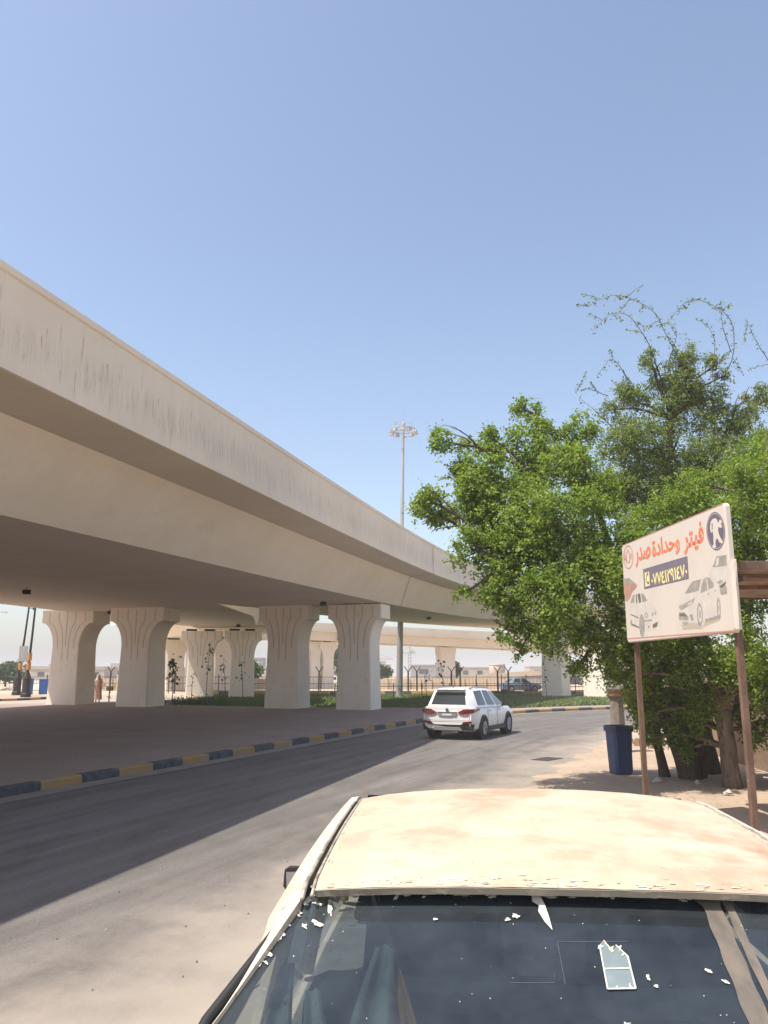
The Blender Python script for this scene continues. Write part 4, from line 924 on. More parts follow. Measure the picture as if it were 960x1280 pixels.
fe = thing('wire_fence', 'dark thin wire and picket fence running beyond the lawn', 'fence', (0, 75, 0))
fw = MB(); fp = MB(); fpost = MB()
FL = smooth_line([(-46, 79), (-26, 76.6), (0, 74.4), (16, 76.2), (34, 79)], .34)
for z in (.25, .9, 1.5): fw.tube([(p[0], p[1], z) for p in FL[::4]], .022, 4)
for i, p in enumerate(FL):
    if i % 7 == 0: fpost.box((p[0], p[1], .85), (.07, .07, 1.75))
    else: fp.box((p[0], p[1], .85), (.018, .018, 1.3))
fw.build('rail', M['darksteel'], fe, off=(0, 75, 0)); fp.build('wire_mesh', M['darksteel'], fe, off=(0, 75, 0)); fpost.build('fence_stake', M['darksteel'], fe, off=(0, 75, 0))
# a low rail fence on the lawn
lf = thing('low_rail', 'low dark rail fence on short posts crossing the lawn', 'fence', (0, 62, .04)); a = MB()
LL = smooth_line([(-3.5, 58.2), (1.8, 59.2), (6.5, 60.5), (11, 61.5)], 2.2)
a.tube([(p[0], p[1], .95) for p in LL], .03, 5)
for p in LL: a.tube([(p[0], p[1], .04), (p[0], p[1], 1.15)], .035, 5)
a.build('rail', M['darksteel'], lf, off=(0, 62, .04))
# ------------------------------------------------------------------ walls, buildings, cranes beyond
bwl = thing('block_wall', 'pale block wall with pilasters behind the fence', 'wall', (-4, 98, 0)); a = MB()
for k in range(40):
    x = -34 + k * 1.25
    if -9.6 < x < -5.2 : continue
    y = 92.5 + (x + 34) * .10 if x < -9.6 else 93.2 + (x + 5) * .05
    a.box((x, y, .58 + .02 * (k % 3)), (1.22, .16, 1.2)); a.box((x + .62, y - .02, .62), (.18, .26, 1.32))
a.build('wall', M['wallblock'], bwl, off=(-4, 98, 0))
rw = thing('ramp_wall', 'long pale ramp with bright parapet and grey side wall in the right distance', 'ramp', (26, 131, 0))
a = MB(); xs = [9, 15.3, 20, 27, 35, 48, 70]; tops = [1.1, 1.5, 1.9, 2.3, 2.7, 3.4, 4.2]
a.loft([[(x, 130 + (x - 9) * .05, -.1), (x, 130 + (x - 9) * .05, max(.1, z - .75)), (x, 138, max(.1, z - .75)), (x, 138, -.1)] for x, z in zip(xs, tops)]); a.build('side_wall', M['bld2'], rw, off=(26, 131, 0), fixn=True)
a = MB(); a.loft([[(x, 129.9 + (x - 9) * .05, max(.12, z - .74)), (x, 129.9 + (x - 9) * .05, z), (x, 130.2 + (x - 9) * .05, z), (x, 130.2 + (x - 9) * .05, max(.12, z - .74))] for x, z in zip(xs, tops)]); a.build('parapet', M['wallblock'], rw, off=(26, 131, 0), fixn=True)
MB().box((30.4, 131.0, .55), (1.8, .3, 1.25)).build('opening', M['window'], rw, off=(26, 131, 0))
tk = thing('water_tank', 'tan rounded water tank on short legs beyond the fence', 'water tank', (18.6, 134, 0))
MB().lathe([(1.2, 1.5), (1.3, 1.7), (1.3, 3.0), (1.1, 3.25)], n=20).build('tank', M['wallblock'], tk, smooth=40)
MB().lathe([(1.33, 3.0), (1.38, 3.1), (1.33, 3.2)], n=20).build('rim', M['bld'], tk)
a = MB()
for t_ in range(4): a.tube([(1.1 * math.cos(t_ * 1.57 + .5), 1.1 * math.sin(t_ * 1.57 + .5), 0), (1.1 * math.cos(t_ * 1.57 + .5), 1.1 * math.sin(t_ * 1.57 + .5), 1.6)], .1, 6)
a.build('leg', M['bld'], tk)
def house(label, x, y, w, d, h, m, nw=3, nf=1, extra=0, cat='building'):
    t = thing('flat_roof_building', label, cat, (x, y, 0), 0, 'low desert town buildings in the distance')
    a = MB(); a.box((0, 0, h / 2), (w, d, h)); a.build('wall', m, t)
    a = MB(); a.box((0, -d / 2 - .02, h + .15), (w + .2, .25, .35)); a.box((0, d / 2, h + .15), (w + .2, .25, .35)); a.box((-w / 2, 0, h + .15), (.25, d, .35)); a.box((w / 2, 0, h + .15), (.25, d, .35)); a.build('roof_parapet', m, t)
    for f in range(nf):
        for k in range(nw):
            MB().box((-w / 2 + w * (k + .5) / nw, -d / 2 - .01, h * (f + .55) / nf), (w / nw * .38, .06, h / nf * .38)).build('window', M['window'], t)
    if extra:
        MB().box((w * .2, 0, h + .3 + extra / 2), (w * .3, d * .4, extra)).build('roof_hut', m, t)
house('long low grey building left of the lamp posts', -132, 290, 34, 12, 3.6, M['bld2'], 6)
house('small plain house at the far left skyline', -108, 262, 16, 9, 2.6, M['bld'], 3, 1, 1.6)
house('long tan building between lamp posts and left pier', -96, 236, 22, 10, 3.0, M['bld'], 5)
house('squat house seen between the two left piers', -88, 262, 14, 9, 3.4, M['bld'], 3, 1, 1.0)
house('plain house behind the leafy sapling', -74, 268, 16, 9, 3.0, M['bld'], 4)
house('tall dark block with many windows right of the pale piers', -45.5, 290, 5.6, 8, 6.6, M['bld2'], 4, 5)
house('tan house right of the tall dark block', -36, 262, 11, 9, 3.2, M['bld'], 3, 1, .9)
house('low house seen between the middle piers', -20, 268, 13, 8, 3.0, M['bld'], 3)
house('stepped tan house left of the light mast', -2.5, 262, 9, 8, 4.0, M['bld'], 3, 1, 1.2)
house('grey hangar with dark roof left of the distant single pier', 12.4, 260, 7.8, 9, 3.9, M['bld2'], 1)
house('low plaster house behind the ramp', 28, 262, 18, 9, 3.2, M['bld'], 4)
house('house at the end of the ramp by the right pier', 56, 262, 20, 9, 3.5, M['bld'], 4)
house('tan building at the left road bend beside the blue bins', -80, 200, 26, 9, 2.6, M['bld'], 6)
def crane(label, x, y, h, jl, jr):
    t = thing('tower_crane', label, 'crane', (x, y, 0), 0, 'tower cranes on the skyline'); a = MB()
    for sx in (-.5, .5):
        for sy in (-.5, .5): a.tube([(sx, sy, 0), (sx, sy, h)], .1, 4)
    for z in np.arange(.5, h - .5, 1.2): a.tube([(-.5, -.5, z), (.5, -.5, z + 1.1)], .07, 4); a.tube([(.5, .5, z), (-.5, .5, z + 1.1)], .07, 4)
    a.build('mast', M['cranered'], t)
    b = MB(); b.tube([(jl, 0, h), (jr, 0, h)], .18, 4); b.tube([(jl * .8, 0, h + .6), (0, 0, h + 2.2), (jr * .9, 0, h + .4)], .08, 4); b.tube([(0, 0, h), (0, 0, h + 2.2)], .16, 4); b.box((jl * .9, 0, h - .5), (1.2, .8, 1.0)); b.box((.8, 0, h + .3), (1, 1, 1.2)); b.build('jib', M['cranered'], t)
crane('tower crane right of the high light mast', 9.6, 305, 9.0, -3.6, 2.4)
crane('distant crane with a long flat jib left of the light mast', -4.2, 330, 7.2, -1.5, 8.0)
# earth banks and debris at the left
for k, (x, y, w_, h_) in enumerate(((-62, 96, 13, 1.15), (-47, 92, 9, .9), (-40, 98, 8, .7), (-75, 104, 14, 1.4))):
    b = MB(); rings = []
    for i, t_ in enumerate(np.linspace(0, 1, 14)):
        hh = h_ * math.sin(math.pi * (t_ * .94 + .03)) ** .6 * RNG.uniform(.75, 1.15); xx = x + (t_ - .5) * w_
        rings.append([(xx, y - 2.0, -.05), (xx + .1, y - 1.1, hh * .6 * RNG.uniform(.8, 1.2)), (xx, y, hh), (xx, y + 1.5, hh * .5), (xx, y + 2.6, -.05)])
    b.loft(rings); o = b.build('earth_mound', M['wallblock'], fixn=True)
    tag(o, kind='structure')
# ------------------------------------------------------------------ litter by the tree
for k, (x, y, s_, l) in enumerate(((4.9, 15.0, .11, 'white crumpled litter left of the tree trunks'), (5.55, 13.5, .10, 'white torn paper in front of the pale trunk'), (6.3, 13.1, .13, 'white plastic scrap behind the right sign post'), (5.5, 14.7, .07, 'small white scrap at the tree foot'))):
    b = MB(); n_ = 9; vs = [(s_ * RNG.uniform(.6, 1.1) * math.cos(6.283 * i / n_), s_ * .6 * RNG.uniform(.6, 1.1) * math.sin(6.283 * i / n_), RNG.uniform(0, .05)) for i in range(n_)] + [(0, 0, .09)]
    b.add(vs, [(i, (i + 1) % n_, n_) for i in range(n_)]); o = b.build('litter', M['litter']); o.location = (x, y, .016); tag(o, l, 'litter', 'white litter under the trees')
lt = MB()
for k in range(700):
    x, y = RNG.normal(5.2, 1.3), RNG.normal(14.2, 2.2); s_ = RNG.uniform(.02, .05); a_ = RNG.uniform(0, 6.28)
    lt.add([(x, y, .017), (x + s_ * math.cos(a_), y + s_ * math.sin(a_), .024), (x + s_ * .5 * math.cos(a_ + 1.2), y + s_ * .5 * math.sin(a_ + 1.2), .018)], [(0, 1, 2)])
tag(lt.build('fallen_leaves', M['bark']), 'dry fallen leaves under the trees', 'leaves', kind='stuff')
mh = tag(MB().box((3.72, 19.0, .004), (.75, .42, .012), .9).build('road_patch', M['tar']), 'dark rectangular cover set in the sand at the road edge', 'cover'); 

pb = MB()
for k in range(900):
    i = int(RNG.integers(16, 70)); p = RIGHT[i] + RNG.normal(0, 1, 2) * [1.1, .8] + np.array([-.2, 0]); s_ = abs(RNG.normal(0, .006)) + .003
    pb.box((p[0], p[1], s_ * .35 + .002), (s_ * RNG.uniform(.7, 1.5), s_, s_ * .7), RNG.uniform(0, 3), RNG.integers(0, 2), taper=.6)
tag(pb.build('pebbles', [M['bld2'], M['polegrey']]), 'small stones strewn along the dusty road edge', 'pebbles', kind='stuff')
# ------------------------------------------------------------------ cars
def car(spec, t):
    """spec: sections of the lower body, a ring at the belt and one at the roof, plus materials"""
    paint = spec['paint']; b = MB(); rings = []
    for (y, hw, zs, zb, zt) in spec['sec']:
        half = [(0, zs), (hw * .80, zs), (hw * .955, zs + .10), (hw, zs + .32), (hw * .992, (zs + zb) / 2 + .15), (hw * .965, zb - .05), (hw * .90, zb + .02), (hw * .55, zt), (0, zt + .012)]
        rings.append([(x, y, z) for x, z in half] + [(-x, y, z) for x, z in half[-2:0:-1]])
    b.loft(rings); b.build('body', paint, t, smooth=38, fixn=True)
    BR, RR = spec['belt'], spec['roof']; n_ = len(BR); k = spec['kinds']
    pil = MB()
    for i in range(n_):
        j = (i + 1) % n_; q = [BR[i], BR[j], RR[j], RR[i]]
        if k[i] == 'p': pil.add(q, [(0, 1, 2, 3)])
        else:
            c = np.array(q, float); inn = c * .0; cen = c.mean(0)
            nrm = np.cross(c[1] - c[0], c[3] - c[0]); nrm /= np.linalg.norm(nrm)
            if nrm @ (cen - np.array([0, spec['mid'], .9])) < 0: nrm = -nrm
            m_ = .065; lerp = lambda a, b_, t_: a * (1 - t_) + b_ * t_
            bi = lambda u, v: lerp(lerp(c[0], c[1], u), lerp(c[3], c[2], u), v)
            pil.add(q, [(0, 1, 2, 3)])
            g_ = MB(); us = (m_, 1 - m_); vs_ = (.11, .90)
            g_.add([bi(us[0], vs_[0]) + nrm * .006, bi(us[1], vs_[0]) + nrm * .006, bi(us[1], vs_[1]) + nrm * .006, bi(us[0], vs_[1]) + nrm * .006], [(0, 1, 2, 3)])
            g_.build('window', M['carglass'], t)
    cx = sum(p[0] for p in RR) / n_; cy = sum(p[1] for p in RR) / n_; zc = spec['crown']
    mid = [(cx + (p[0] - cx) * .82, cy + (p[1] - cy) * .86, p[2] + (zc - p[2]) * .8) for p in RR]
    in2 = [(cx + (p[0] - cx) * .4, cy + (p[1] - cy) * .4, zc) for p in RR]
    pil.loft([RR, mid, in2], True, False); pil.add(in2, [tuple(range(n_))])
    pil.build('cabin', paint, t, smooth=50, fixn=True)
    for (x, y) in spec['wheels']:
        r_ = spec['rw']; w = MB(); w.wheel((x, y, r_), r_, .22, 28, hole=r_ * .62); w.wheel((x + (.02 if x > 0 else -.02), y, r_), r_ * .64, .1, 20); wo = w.build('wheel', M['tyre'], t, smooth=40)
        s_ = 1 if x > 0 else -1; rim = MB(); rim.wheel((x + s_ * .055, y, r_), r_ * .66, .11, 24, hole=r_ * .52)
        for q in range(10):
            g_ = q * 2 * math.pi / 10; rim.tube([(x + s_ * .09, y, r_), (x + s_ * .105, y + r_ * .6 * math.cos(g_), r_ + r_ * .6 * math.sin(g_))], .022, 4)
        rim.wheel((x + s_ * .07, y, r_), r_ * .16, .06, 12); ro = rim.build('rim', M['alloy'], t); ro.parent = wo
        a = MB(); a.wheel((x + s_ * spec.get('arch_in', -.03), y, r_ + .01), r_ + .07, .24, 28, hole=r_ * .97); a.build('wheel_arch', M['blackplastic'], t)
    return t
def mirrored(L): return L
# the white SUV driving away
sv = thing('white_suv', 'white sport utility car driving away on the road, lower body half in shadow', 'car', (1.86, 24.28, 0), R(-26)); sv.scale = (.93, .93, .93)
belt = [(-.70, .10, 1.02), (.70, .10, 1.02), (.86, .45, 1.0), (.875, 1.35, .98), (.88, 2.3, .96), (.83, 3.30, .94), (.60, 3.62, 1.0), (-.60, 3.62, 1.0), (-.83, 3.30, .94), (-.88, 2.3, .96), (-.875, 1.35, .98), (-.86, .45, 1.0)]
roof = [(-.56, .34, 1.50), (.56, .34, 1.50), (.61, .62, 1.545), (.62, 1.40, 1.565), (.62, 2.0, 1.545), (.58, 2.55, 1.48), (.50, 2.72, 1.475), (-.50, 2.72, 1.475), (-.58, 2.55, 1.48), (-.62, 2.0, 1.545), (-.62, 1.40, 1.565), (-.61, .62, 1.545)]
suv = dict(paint=M['white'], sec=[(.02, .80, .34, .98, 1.0), (.10, .86, .30, .99, 1.01), (.40, .90, .24, 1.0, 1.02), (1.2, .915, .22, .98, 1.02), (2.4, .915, .22, .955, 1.0), (3.3, .91, .22, .935, 1.0), (3.8, .90, .23, .90, .96), (4.25, .85, .27, .80, .84), (4.45, .72, .34, .66, .68)], belt=belt, roof=roof, kinds='wpwwwpwpwwwp', mid=1.9, crown=1.60, wheels=[(.83, .92), (-.83, .92), (.83, 3.48), (-.83, 3.48)], rw=.345, arch_in=-.018)
car(suv, sv)
def panel(name, m, t, quad, dirn, d=.014, nx=1):
    """a thin solid panel: outline points pushed out along dirn"""
    q = [np.array(p, float) for p in quad]; dd = np.array(dirn, float) * d; a = MB(); n_ = len(q)
    a.add([tuple(p - dd * 3) for p in q] + [tuple(p + dd) for p in q], [tuple(range(n_ - 1, -1, -1)), tuple(range(n_, 2 * n_))] + [(i, (i + 1) % n_, n_ + (i + 1) % n_, n_ + i) for i in range(n_)])
    return a.build(name, m, t, fixn=True)
panel('rear_bumper', M['blackplastic'], sv, [(-.82, .05, .30), (.82, .05, .30), (.86, .08, .48), (.60, .03, .52), (.42, .015, .47), (-.42, .015, .47), (-.60, .03, .52), (-.86, .08, .48)], (0, -1, 0), .03)
panel('skid_plate', M['greyplastic'], sv, [(-.5, 0, .30), (.5, 0, .30), (.42, -.01, .40), (-.42, -.01, .40)], (0, -1, 0), .04)
for s_ in (-1, 1):
    panel('tail_lamp', M['tail'], sv, [(s_ * .36, .0, .845), (s_ * .56, .005, .945), (s_ * .80, .015, .955), (s_ * .85, .06, .94), (s_ * .84, .045, .83), (s_ * .66, .005, .775), (s_ * .50, .0, .785)], (0, -1, 0), .02)
    panel('tail_lamp', M['tail'], sv, [(s_ * .85, .06, .84), (s_ * .915, .50, .91), (s_ * .905, .46, .965), (s_ * .855, .08, .95)], (s_, -.1, 0), .02)
    panel('reflector', M['tail'], sv, [(s_ * .50, .0, .50), (s_ * .81, .02, .52), (s_ * .81, .02, .585), (s_ * .56, .0, .565)], (0, -1, 0), .03)
    a = MB(); a.box((s_ * .93, 2.96, 1.02), (.16, .09, .12), s_ * .2, taper=.85); a.tube([(s_ * .84, 3.0, .97), (s_ * .92, 2.97, 1.0)], .03, 6); a.build('mirror', M['blackplastic'], sv)
    a = MB(); a.tube([(s_ * .56, .5, 1.575), (s_ * .57, .9, 1.615), (s_ * .57, 1.9, 1.60), (s_ * .54, 2.3, 1.55)], .02, 6); a.build('roof_rail', M['greyplastic'], sv)
    a = MB(); a.box((s_ * .905, 2.2, .30), (.05, 2.1, .14)); a.build('side_cladding', M['blackplastic'], sv)
    for y in (1.55, 2.55): MB().box((s_ * .905, y, .86), (.03, .17, .035)).build('door_handle', M['chrome'], sv)
    a = MB()
    for y in (1.32, 2.28): a.box((s_ * .912, y, .66), (.008, .012, .6))
    a.build('door_gap', M['joint'], sv)
panel('tailgate_trim', M['chrome'], sv, [(-.30, .015, .835), (.30, .015, .835), (.33, .015, .86), (-.33, .015, .86)], (0, -1, 0), .03)
panel('number_plate', M['plate'], sv, [(-.16, .0, .745), (.16, .0, .745), (.16, .0, .80), (-.16, .0, .80)], (0, -1, 0), .02)
panel('plate_recess', M['greyplastic'], sv, [(-.30, .013, .735), (.30, .013, .735), (.34, .013, .835), (-.34, .013, .835)], (0, -1, 0), .022)
a = MB()
for q in ([(-.74, .0, .50), (-.74, .0, .78)], [(.74, .0, .50), (.74, .0, .78)], [(-.74, .002, .60), (.74, .002, .60)]): a.tube(q, .004, 4)
a.build('tailgate_gap', M['joint'], sv)
a = MB(); a.wheel((0, 0, 0), .055, .03, 14); o = a.build('badge', M['chrome'], sv); o.rotation_euler = (0, 0, R(90)); o.location = (0, .0, .92)
a = MB(); a.box((0, .30, 1.545), (1.0, .22, .03)); a.build('spoiler', M['white'], sv, bevel=.01)
a = MB(); a.tube([(0, .26, 1.10), (-.05, .22, 1.12), (.28, .235, 1.13)], .014, 5); a.build('rear_wiper', M['blackplastic'], sv)
a = MB(); a.tube([(0, .6, 1.58), (0, .5, 1.66)], .012, 5); a.build('aerial', M['blackplastic'], sv)
for x in (-.42, .42): a = MB(); a.box((x, 1.75, 1.12), (.44, .14, .5)); a.box((x, 1.72, 1.42), (.24, .1, .16)); a.build('seat', M['greyplastic'], sv)

# a blue grey car parked beyond the fence, and a white one further off
def small_sedan(name, label, loc, rz, paint, k=1.0):
    t = thing(name, label, 'car', loc, rz)
    bl = [(-.62, .75, .92), (.62, .75, .92), (.80, 1.0, .90), (.82, 2.0, .90), (.80, 3.0, .88), (.62, 3.25, .90), (-.62, 3.25, .90), (-.80, 3.0, .88), (-.82, 2.0, .90), (-.80, 1.0, .90)]
    rf = [(-.48, 1.25, 1.36), (.48, 1.25, 1.36), (.55, 1.4, 1.38), (.56, 2.0, 1.40), (.54, 2.45, 1.37), (.46, 2.55, 1.36), (-.46, 2.55, 1.36), (-.54, 2.45, 1.37), (-.56, 2.0, 1.40), (-.55, 1.4, 1.38)]
    car(dict(paint=paint, sec=[(0, .70, .35, .82, .84), (.1, .80, .28, .88, .90), (.8, .85, .2, .92, .95), (2.2, .86, .2, .90, .94), (3.3, .85, .2, .88, .92), (4.1, .80, .22, .76, .80), (4.35, .68, .32, .62, .64)], belt=bl, roof=rf, kinds='wpwwpwpwwp', mid=2.0, crown=1.42, wheels=[(.77, .85), (-.77, .85), (.77, 3.45), (-.77, 3.45)], rw=.31, arch_in=-.018), t)
    for s_ in (-1, 1):
        panel('headlight', M['plate'], t, [(s_ * .45, 4.30, .60), (s_ * .70, 4.22, .62), (s_ * .70, 4.18, .72), (s_ * .45, 4.24, .70)], (0, 1, 0), .05)
        panel('tail_lamp', M['tail'], t, [(s_ * .45, .05, .68), (s_ * .72, .05, .68), (s_ * .72, .05, .80), (s_ * .45, .05, .80)], (0, -1, 0), .04)
    panel('front_grille', M['blackplastic'], t, [(-.35, 4.32, .45), (.35, 4.32, .45), (.35, 4.3, .58), (-.35, 4.3, .58)], (0, 1, 0), .05)
    return t
small_sedan('parked_car', 'blue grey car parked behind the fence posts at the right', (11.6, 82, -.03), R(-72), M['greypaint'])
small_sedan('parked_car', 'white car parked far off between the middle piers', (-8.3, 108, -.03), R(-80), M['white'])

# ------------------------------------------------------------------ person with a bicycle
pe = thing('person', 'person in long brown robe and pale head scarf pushing a red bicycle', 'person', (-19.05, 54.6, -.004), R(200))
def skin_fig(name, verts, edges, m, parent, sub=2, root=0):
    me = bpy.data.meshes.new(name); me.from_pydata([v[:3] for v in verts], edges, []); o = bpy.data.objects.new(name, me); COL.objects.link(o)
    sk = o.modifiers.new('skin', 'SKIN'); lay = me.skin_vertices[0] if me.skin_vertices else None
    if lay is None:
        bpy.context.view_layer.objects.active = o; bpy.ops.object.select_all(action='DESELECT'); o.select_set(True); lay = me.skin_vertices[0]
    for i, v in enumerate(verts): lay.data[i].radius = (v[3], v[4] if len(v) > 4 else v[3]); lay.data[i].use_root = (i == root)
    ss = o.modifiers.new('sub', 'SUBSURF'); ss.levels = sub; ss.render_levels = sub
    me.materials.append(m); o.parent = parent
    return o
# local frame: +x to the person's left, +y forward (towards the camera); the right hand holds the handlebar
vb = [(0, 0, .95, .15, .12), (0, .01, 1.18, .15, .11), (0, .02, 1.40, .16, .10), (0, .03, 1.50, .06), (0, .05, 1.60, .085, .095), (0, .06, 1.70, .08, .09), (0, .05, 1.76, .05),
      (.19, .02, 1.40, .055), (.27, .0, 1.16, .043), (.24, .16, .98, .034), (.235, .24, .95, .03), (-.19, .02, 1.40, .055), (-.29, .06, 1.18, .043), (-.40, .26, 1.05, .034), (-.43, .33, 1.04, .03),
      (.09, 0, .88, .09), (.10, .06, .50, .06), (.10, .0, .08, .042), (.11, .12, .04, .035), (-.09, 0, .88, .09), (-.10, -.02, .50, .06), (-.11, -.12, .08, .042), (-.11, -.01, .04, .035)]
eb = [(0, 1), (1, 2), (2, 3), (3, 4), (4, 5), (5, 6), (2, 7), (7, 8), (8, 9), (9, 10), (2, 11), (11, 12), (12, 13), (13, 14), (0, 15), (15, 16), (16, 17), (17, 18), (0, 19), (19, 20), (20, 21), (21, 22)]
skin_fig('body', vb, eb, M['skin'], pe)
for hx, hy, hz, sx in ((.235, .26, .94, 1), (-.44, .35, 1.035, -1)):
    hv = [(hx, hy - .03, hz, .03)]; he = []
    for k in range(4):
        b0 = len(hv); x0 = hx + (k - 1.5) * .018
        hv += [(x0, hy + .03, hz + .005, .011), (x0, hy + .065 - abs(k - 1.4) * .006, hz - .005, .010), (x0, hy + .085 - abs(k - 1.4) * .008, hz - .03, .009)]; he += [(0, b0), (b0, b0 + 1), (b0 + 1, b0 + 2)]
    b0 = len(hv); hv += [(hx + sx * -.03, hy, hz - .005, .012), (hx + sx * -.045, hy + .035, hz - .015, .011), (hx + sx * -.042, hy + .06, hz - .02, .009)]; he += [(0, b0), (b0, b0 + 1), (b0 + 1, b0 + 2)]
    skin_fig('hand', hv, he, M['skin'], pe, 1)
a = MB(); rings = []
for z, rx, ry, y in ((.16, .27, .24, 0), (.30, .26, .22, .0), (.65, .235, .19, .0), (.95, .215, .165, 0), (1.15, .20, .15, .01), (1.32, .215, .14, .02), (1.42, .20, .125, .02), (1.48, .09, .09, .03)):
    rings.append([(rx * math.cos(t) * (1 + (.05 * math.sin(7 * t + z * 2) if z < 1 else 0)), y + ry * math.sin(t) * (1 + (.05 * math.cos(6 * t) if z < 1 else 0)), z) for t in np.linspace(0, 2 * math.pi, 28, endpoint=False)])
a.loft(rings, True, False); a.build('robe', M['robe'], pe, smooth=True)
a = MB()
a.tube([(.20, .02, 1.41), (.275, .0, 1.17), (.25, .13, 1.01)], [.085, .075, .07], 12); a.tube([(-.20, .02, 1.41), (-.295, .06, 1.19), (-.385, .23, 1.07)], [.085, .075, .07], 12); a.build('sleeve', M['vest'], pe, smooth=True)
a = MB(); rings = []
for z, rx, ry in ((1.04, .235, .175), (1.2, .225, .165), (1.36, .235, .155), (1.45, .215, .14), (1.52, .11, .11)):
    rings.append([(rx * math.cos(t), .0 + ry * math.sin(t) - .01, z + (.05 * math.sin(3 * t))) for t in np.linspace(math.pi * .68, math.pi * 2.32, 20)])
a.loft(rings, False, False); a.build('shawl', M['vest'], pe, smooth=True)
a = MB(); rings = []
for z, rx, ry, y in ((1.42, .17, .13, .01), (1.50, .12, .115, .02), (1.60, .115, .125, .035), (1.70, .115, .125, .045), (1.77, .09, .10, .045), (1.81, .04, .05, .045)):
    rings.append([(rx * math.cos(t), y + ry * math.sin(t), z) for t in np.linspace(math.pi * .64, math.pi * 2.36, 20)])
a.loft(rings, False, False); a.build('head_scarf', M['scarf'], pe, smooth=True)
a = MB(); a.lathe([(.012, -.02), (.016, 0), (.006, .035)], (0, .15, 1.62), 8); a.build('nose', M['skin'], pe)
for s_ in (-1, 1): MB().box((s_ * .032, .135, 1.655), (.03, .012, .014)).build('eye', M['blackplastic'], pe)
MB().box((0, .14, 1.575), (.05, .012, .012)).build('mouth', M['robe'], pe)
for x, y in ((.11, .10), (-.11, -.02)): a = MB(); a.box((x, y, .035), (.09, .24, .07), taper=.8); a.build('shoe', M['blackplastic'], pe, bevel=.015)
bc = thing('bicycle', 'red bicycle with a dark crate on its front, pushed by the robed person', 'bicycle', (-18.33, 54.72, -.004), R(290))
for x, nm in ((-.52, 'wheel'), (.52, 'wheel')):
    w = MB(); w.tube([(x + .32 * math.cos(t), 0, .33 + .32 * math.sin(t)) for t in np.linspace(0, 2 * math.pi, 33)], .02, 6, cap=False)
    for q in range(12): w.tube([(x, 0, .33), (x + .31 * math.cos(q * .5236), 0, .33 + .31 * math.sin(q * .5236))], .004, 3)
    w.tube([(x, -.05, .33), (x, .05, .33)], .03, 8); w.build(nm, M['tyre'], bc)
a = MB()
for q in ([(-.52, 0, .33), (-.05, 0, .30), (.32, 0, .78)], [(-.05, 0, .30), (-.18, 0, .80)], [(-.18, 0, .76), (.30, 0, .80)], [(-.52, 0, .33), (-.18, 0, .72)], [(.30, 0, .92), (.36, 0, .72), (.52, 0, .33)]): a.tube(q, .022, 6)
a.build('frame', M['bikered'], bc)
a = MB(); a.tube([(.22, -.28, 1.02), (.30, -.2, 1.03), (.30, .2, 1.03), (.22, .28, 1.02)], .014, 6); a.tube([(.30, 0, .9), (.30, 0, 1.03)], .014, 6); a.build('handlebar', M['steel'], bc)
a = MB(); a.box((-.2, 0, .88), (.26, .15, .06), taper=.8); a.tube([(-.18, 0, .78), (-.2, 0, .87)], .014, 6); a.build('saddle', M['blackplastic'], bc)
a = MB(); a.tube([(-.05, -.1, .30), (-.05, .1, .30)], .02, 6); a.tube([(-.05, .1, .3), (-.17, .1, .22)], .012, 5); a.tube([(-.05, -.1, .3), (.07, -.1, .38)], .012, 5); a.box((-.17, .14, .22), (.09, .07, .02)); a.box((.07, -.14, .38), (.09, .07, .02)); a.build('pedal', M['steel'], bc)
cr = thing('crate', 'dark open crate carried on the front of the red bicycle', 'crate', (-18.33, 54.72, -.004), R(290)); a = MB()
for k in range(3):
    z = .80 + k * .09
    for sy in (-1, 1): a.box((.56, sy * .22, z), (.40, .015, .07)); a.box((.56 + sy * .2, 0, z), (.015, .44, .07))
a.box((.56, 0, .765), (.40, .44, .015)); a.build('slats', M['crate'], cr)
# ------------------------------------------------------------------ the old parked car in front of the camera
oc = thing('old_car', 'old parked car with dusty sun bleached cream roof and flaking paint round the rear window', 'car', (.47, 2.06, 0), -math.atan2(.078, .997))
# local frame: x to the right, y forward from the rear edge of the roof
def roof_paint():
    m = mat('bleached_roof_paint', (.49, .405, .30), .62, noise=[(1.9, (.37, .24, .16), .48, .66, (1, .7, 1)), (4.1, (.41, .295, .21), .52, .68, (1, .6, 1)), (4.5, (.56, .485, .375), .5, .72, O1), (26, (.51, .43, .33), .60, .75, (1, .5, 1)), (7, (.50, .40, .31), .60, .78, (.5, 1, 1))], bump=(140, .06), spec=.3)
    return m
M['roofpaint'] = roof_paint()
M['oldpaint'] = mat('old_cream_paint', (.64, .55, .42), .6, noise=[(5, (.50, .42, .32), .48, .62, O1), (24, (.25, .22, .18), .60, .68, O1), (60, (.72, .66, .54), .6, .7, O1)], bump=(80, .15))
M['trimstrip'] = mat('weathered_trim', (.42, .38, .31), .5, .2, noise=[(9, (.22, .20, .17), .48, .62, (.25, 1, 1)), (50, (.66, .60, .48), .56, .68, (.3, 1, 1))])
M['flake'] = mat('flaking_paint', (.66, .62, .53), .8, noise=[(30, (.52, .47, .39), .5, .65, O1)])
M['barechip'] = mat('bare_primer', (.36, .30, .23), .85)
M['faintmark'] = mat('faint_glue', (.085, .10, .115), .7)
M['tape'] = mat('old_adhesive_tape', (.17, .14, .11), .6, noise=[(14, (.11, .095, .08), .45, .62, (1, .2, 1))])
M['sticker'] = mat('sticker_rest', (.16, .20, .21), .5, noise=[(12, (.20, .24, .24), .4, .6, O1)])
M['seatcloth'] = mat('dark_seat_cloth', (.045, .052, .058), .9)
M['palecloth'] = mat('pale_green_cloth', (.40, .42, .37), .9, noise=[(9, (.22, .25, .24), .45, .6, (1, 1, .3))])
M['browncloth'] = mat('ochre_cloth', (.40, .21, .08), .9)
M['shelf'] = mat('dark_shelf', (.03, .036, .042), .9)
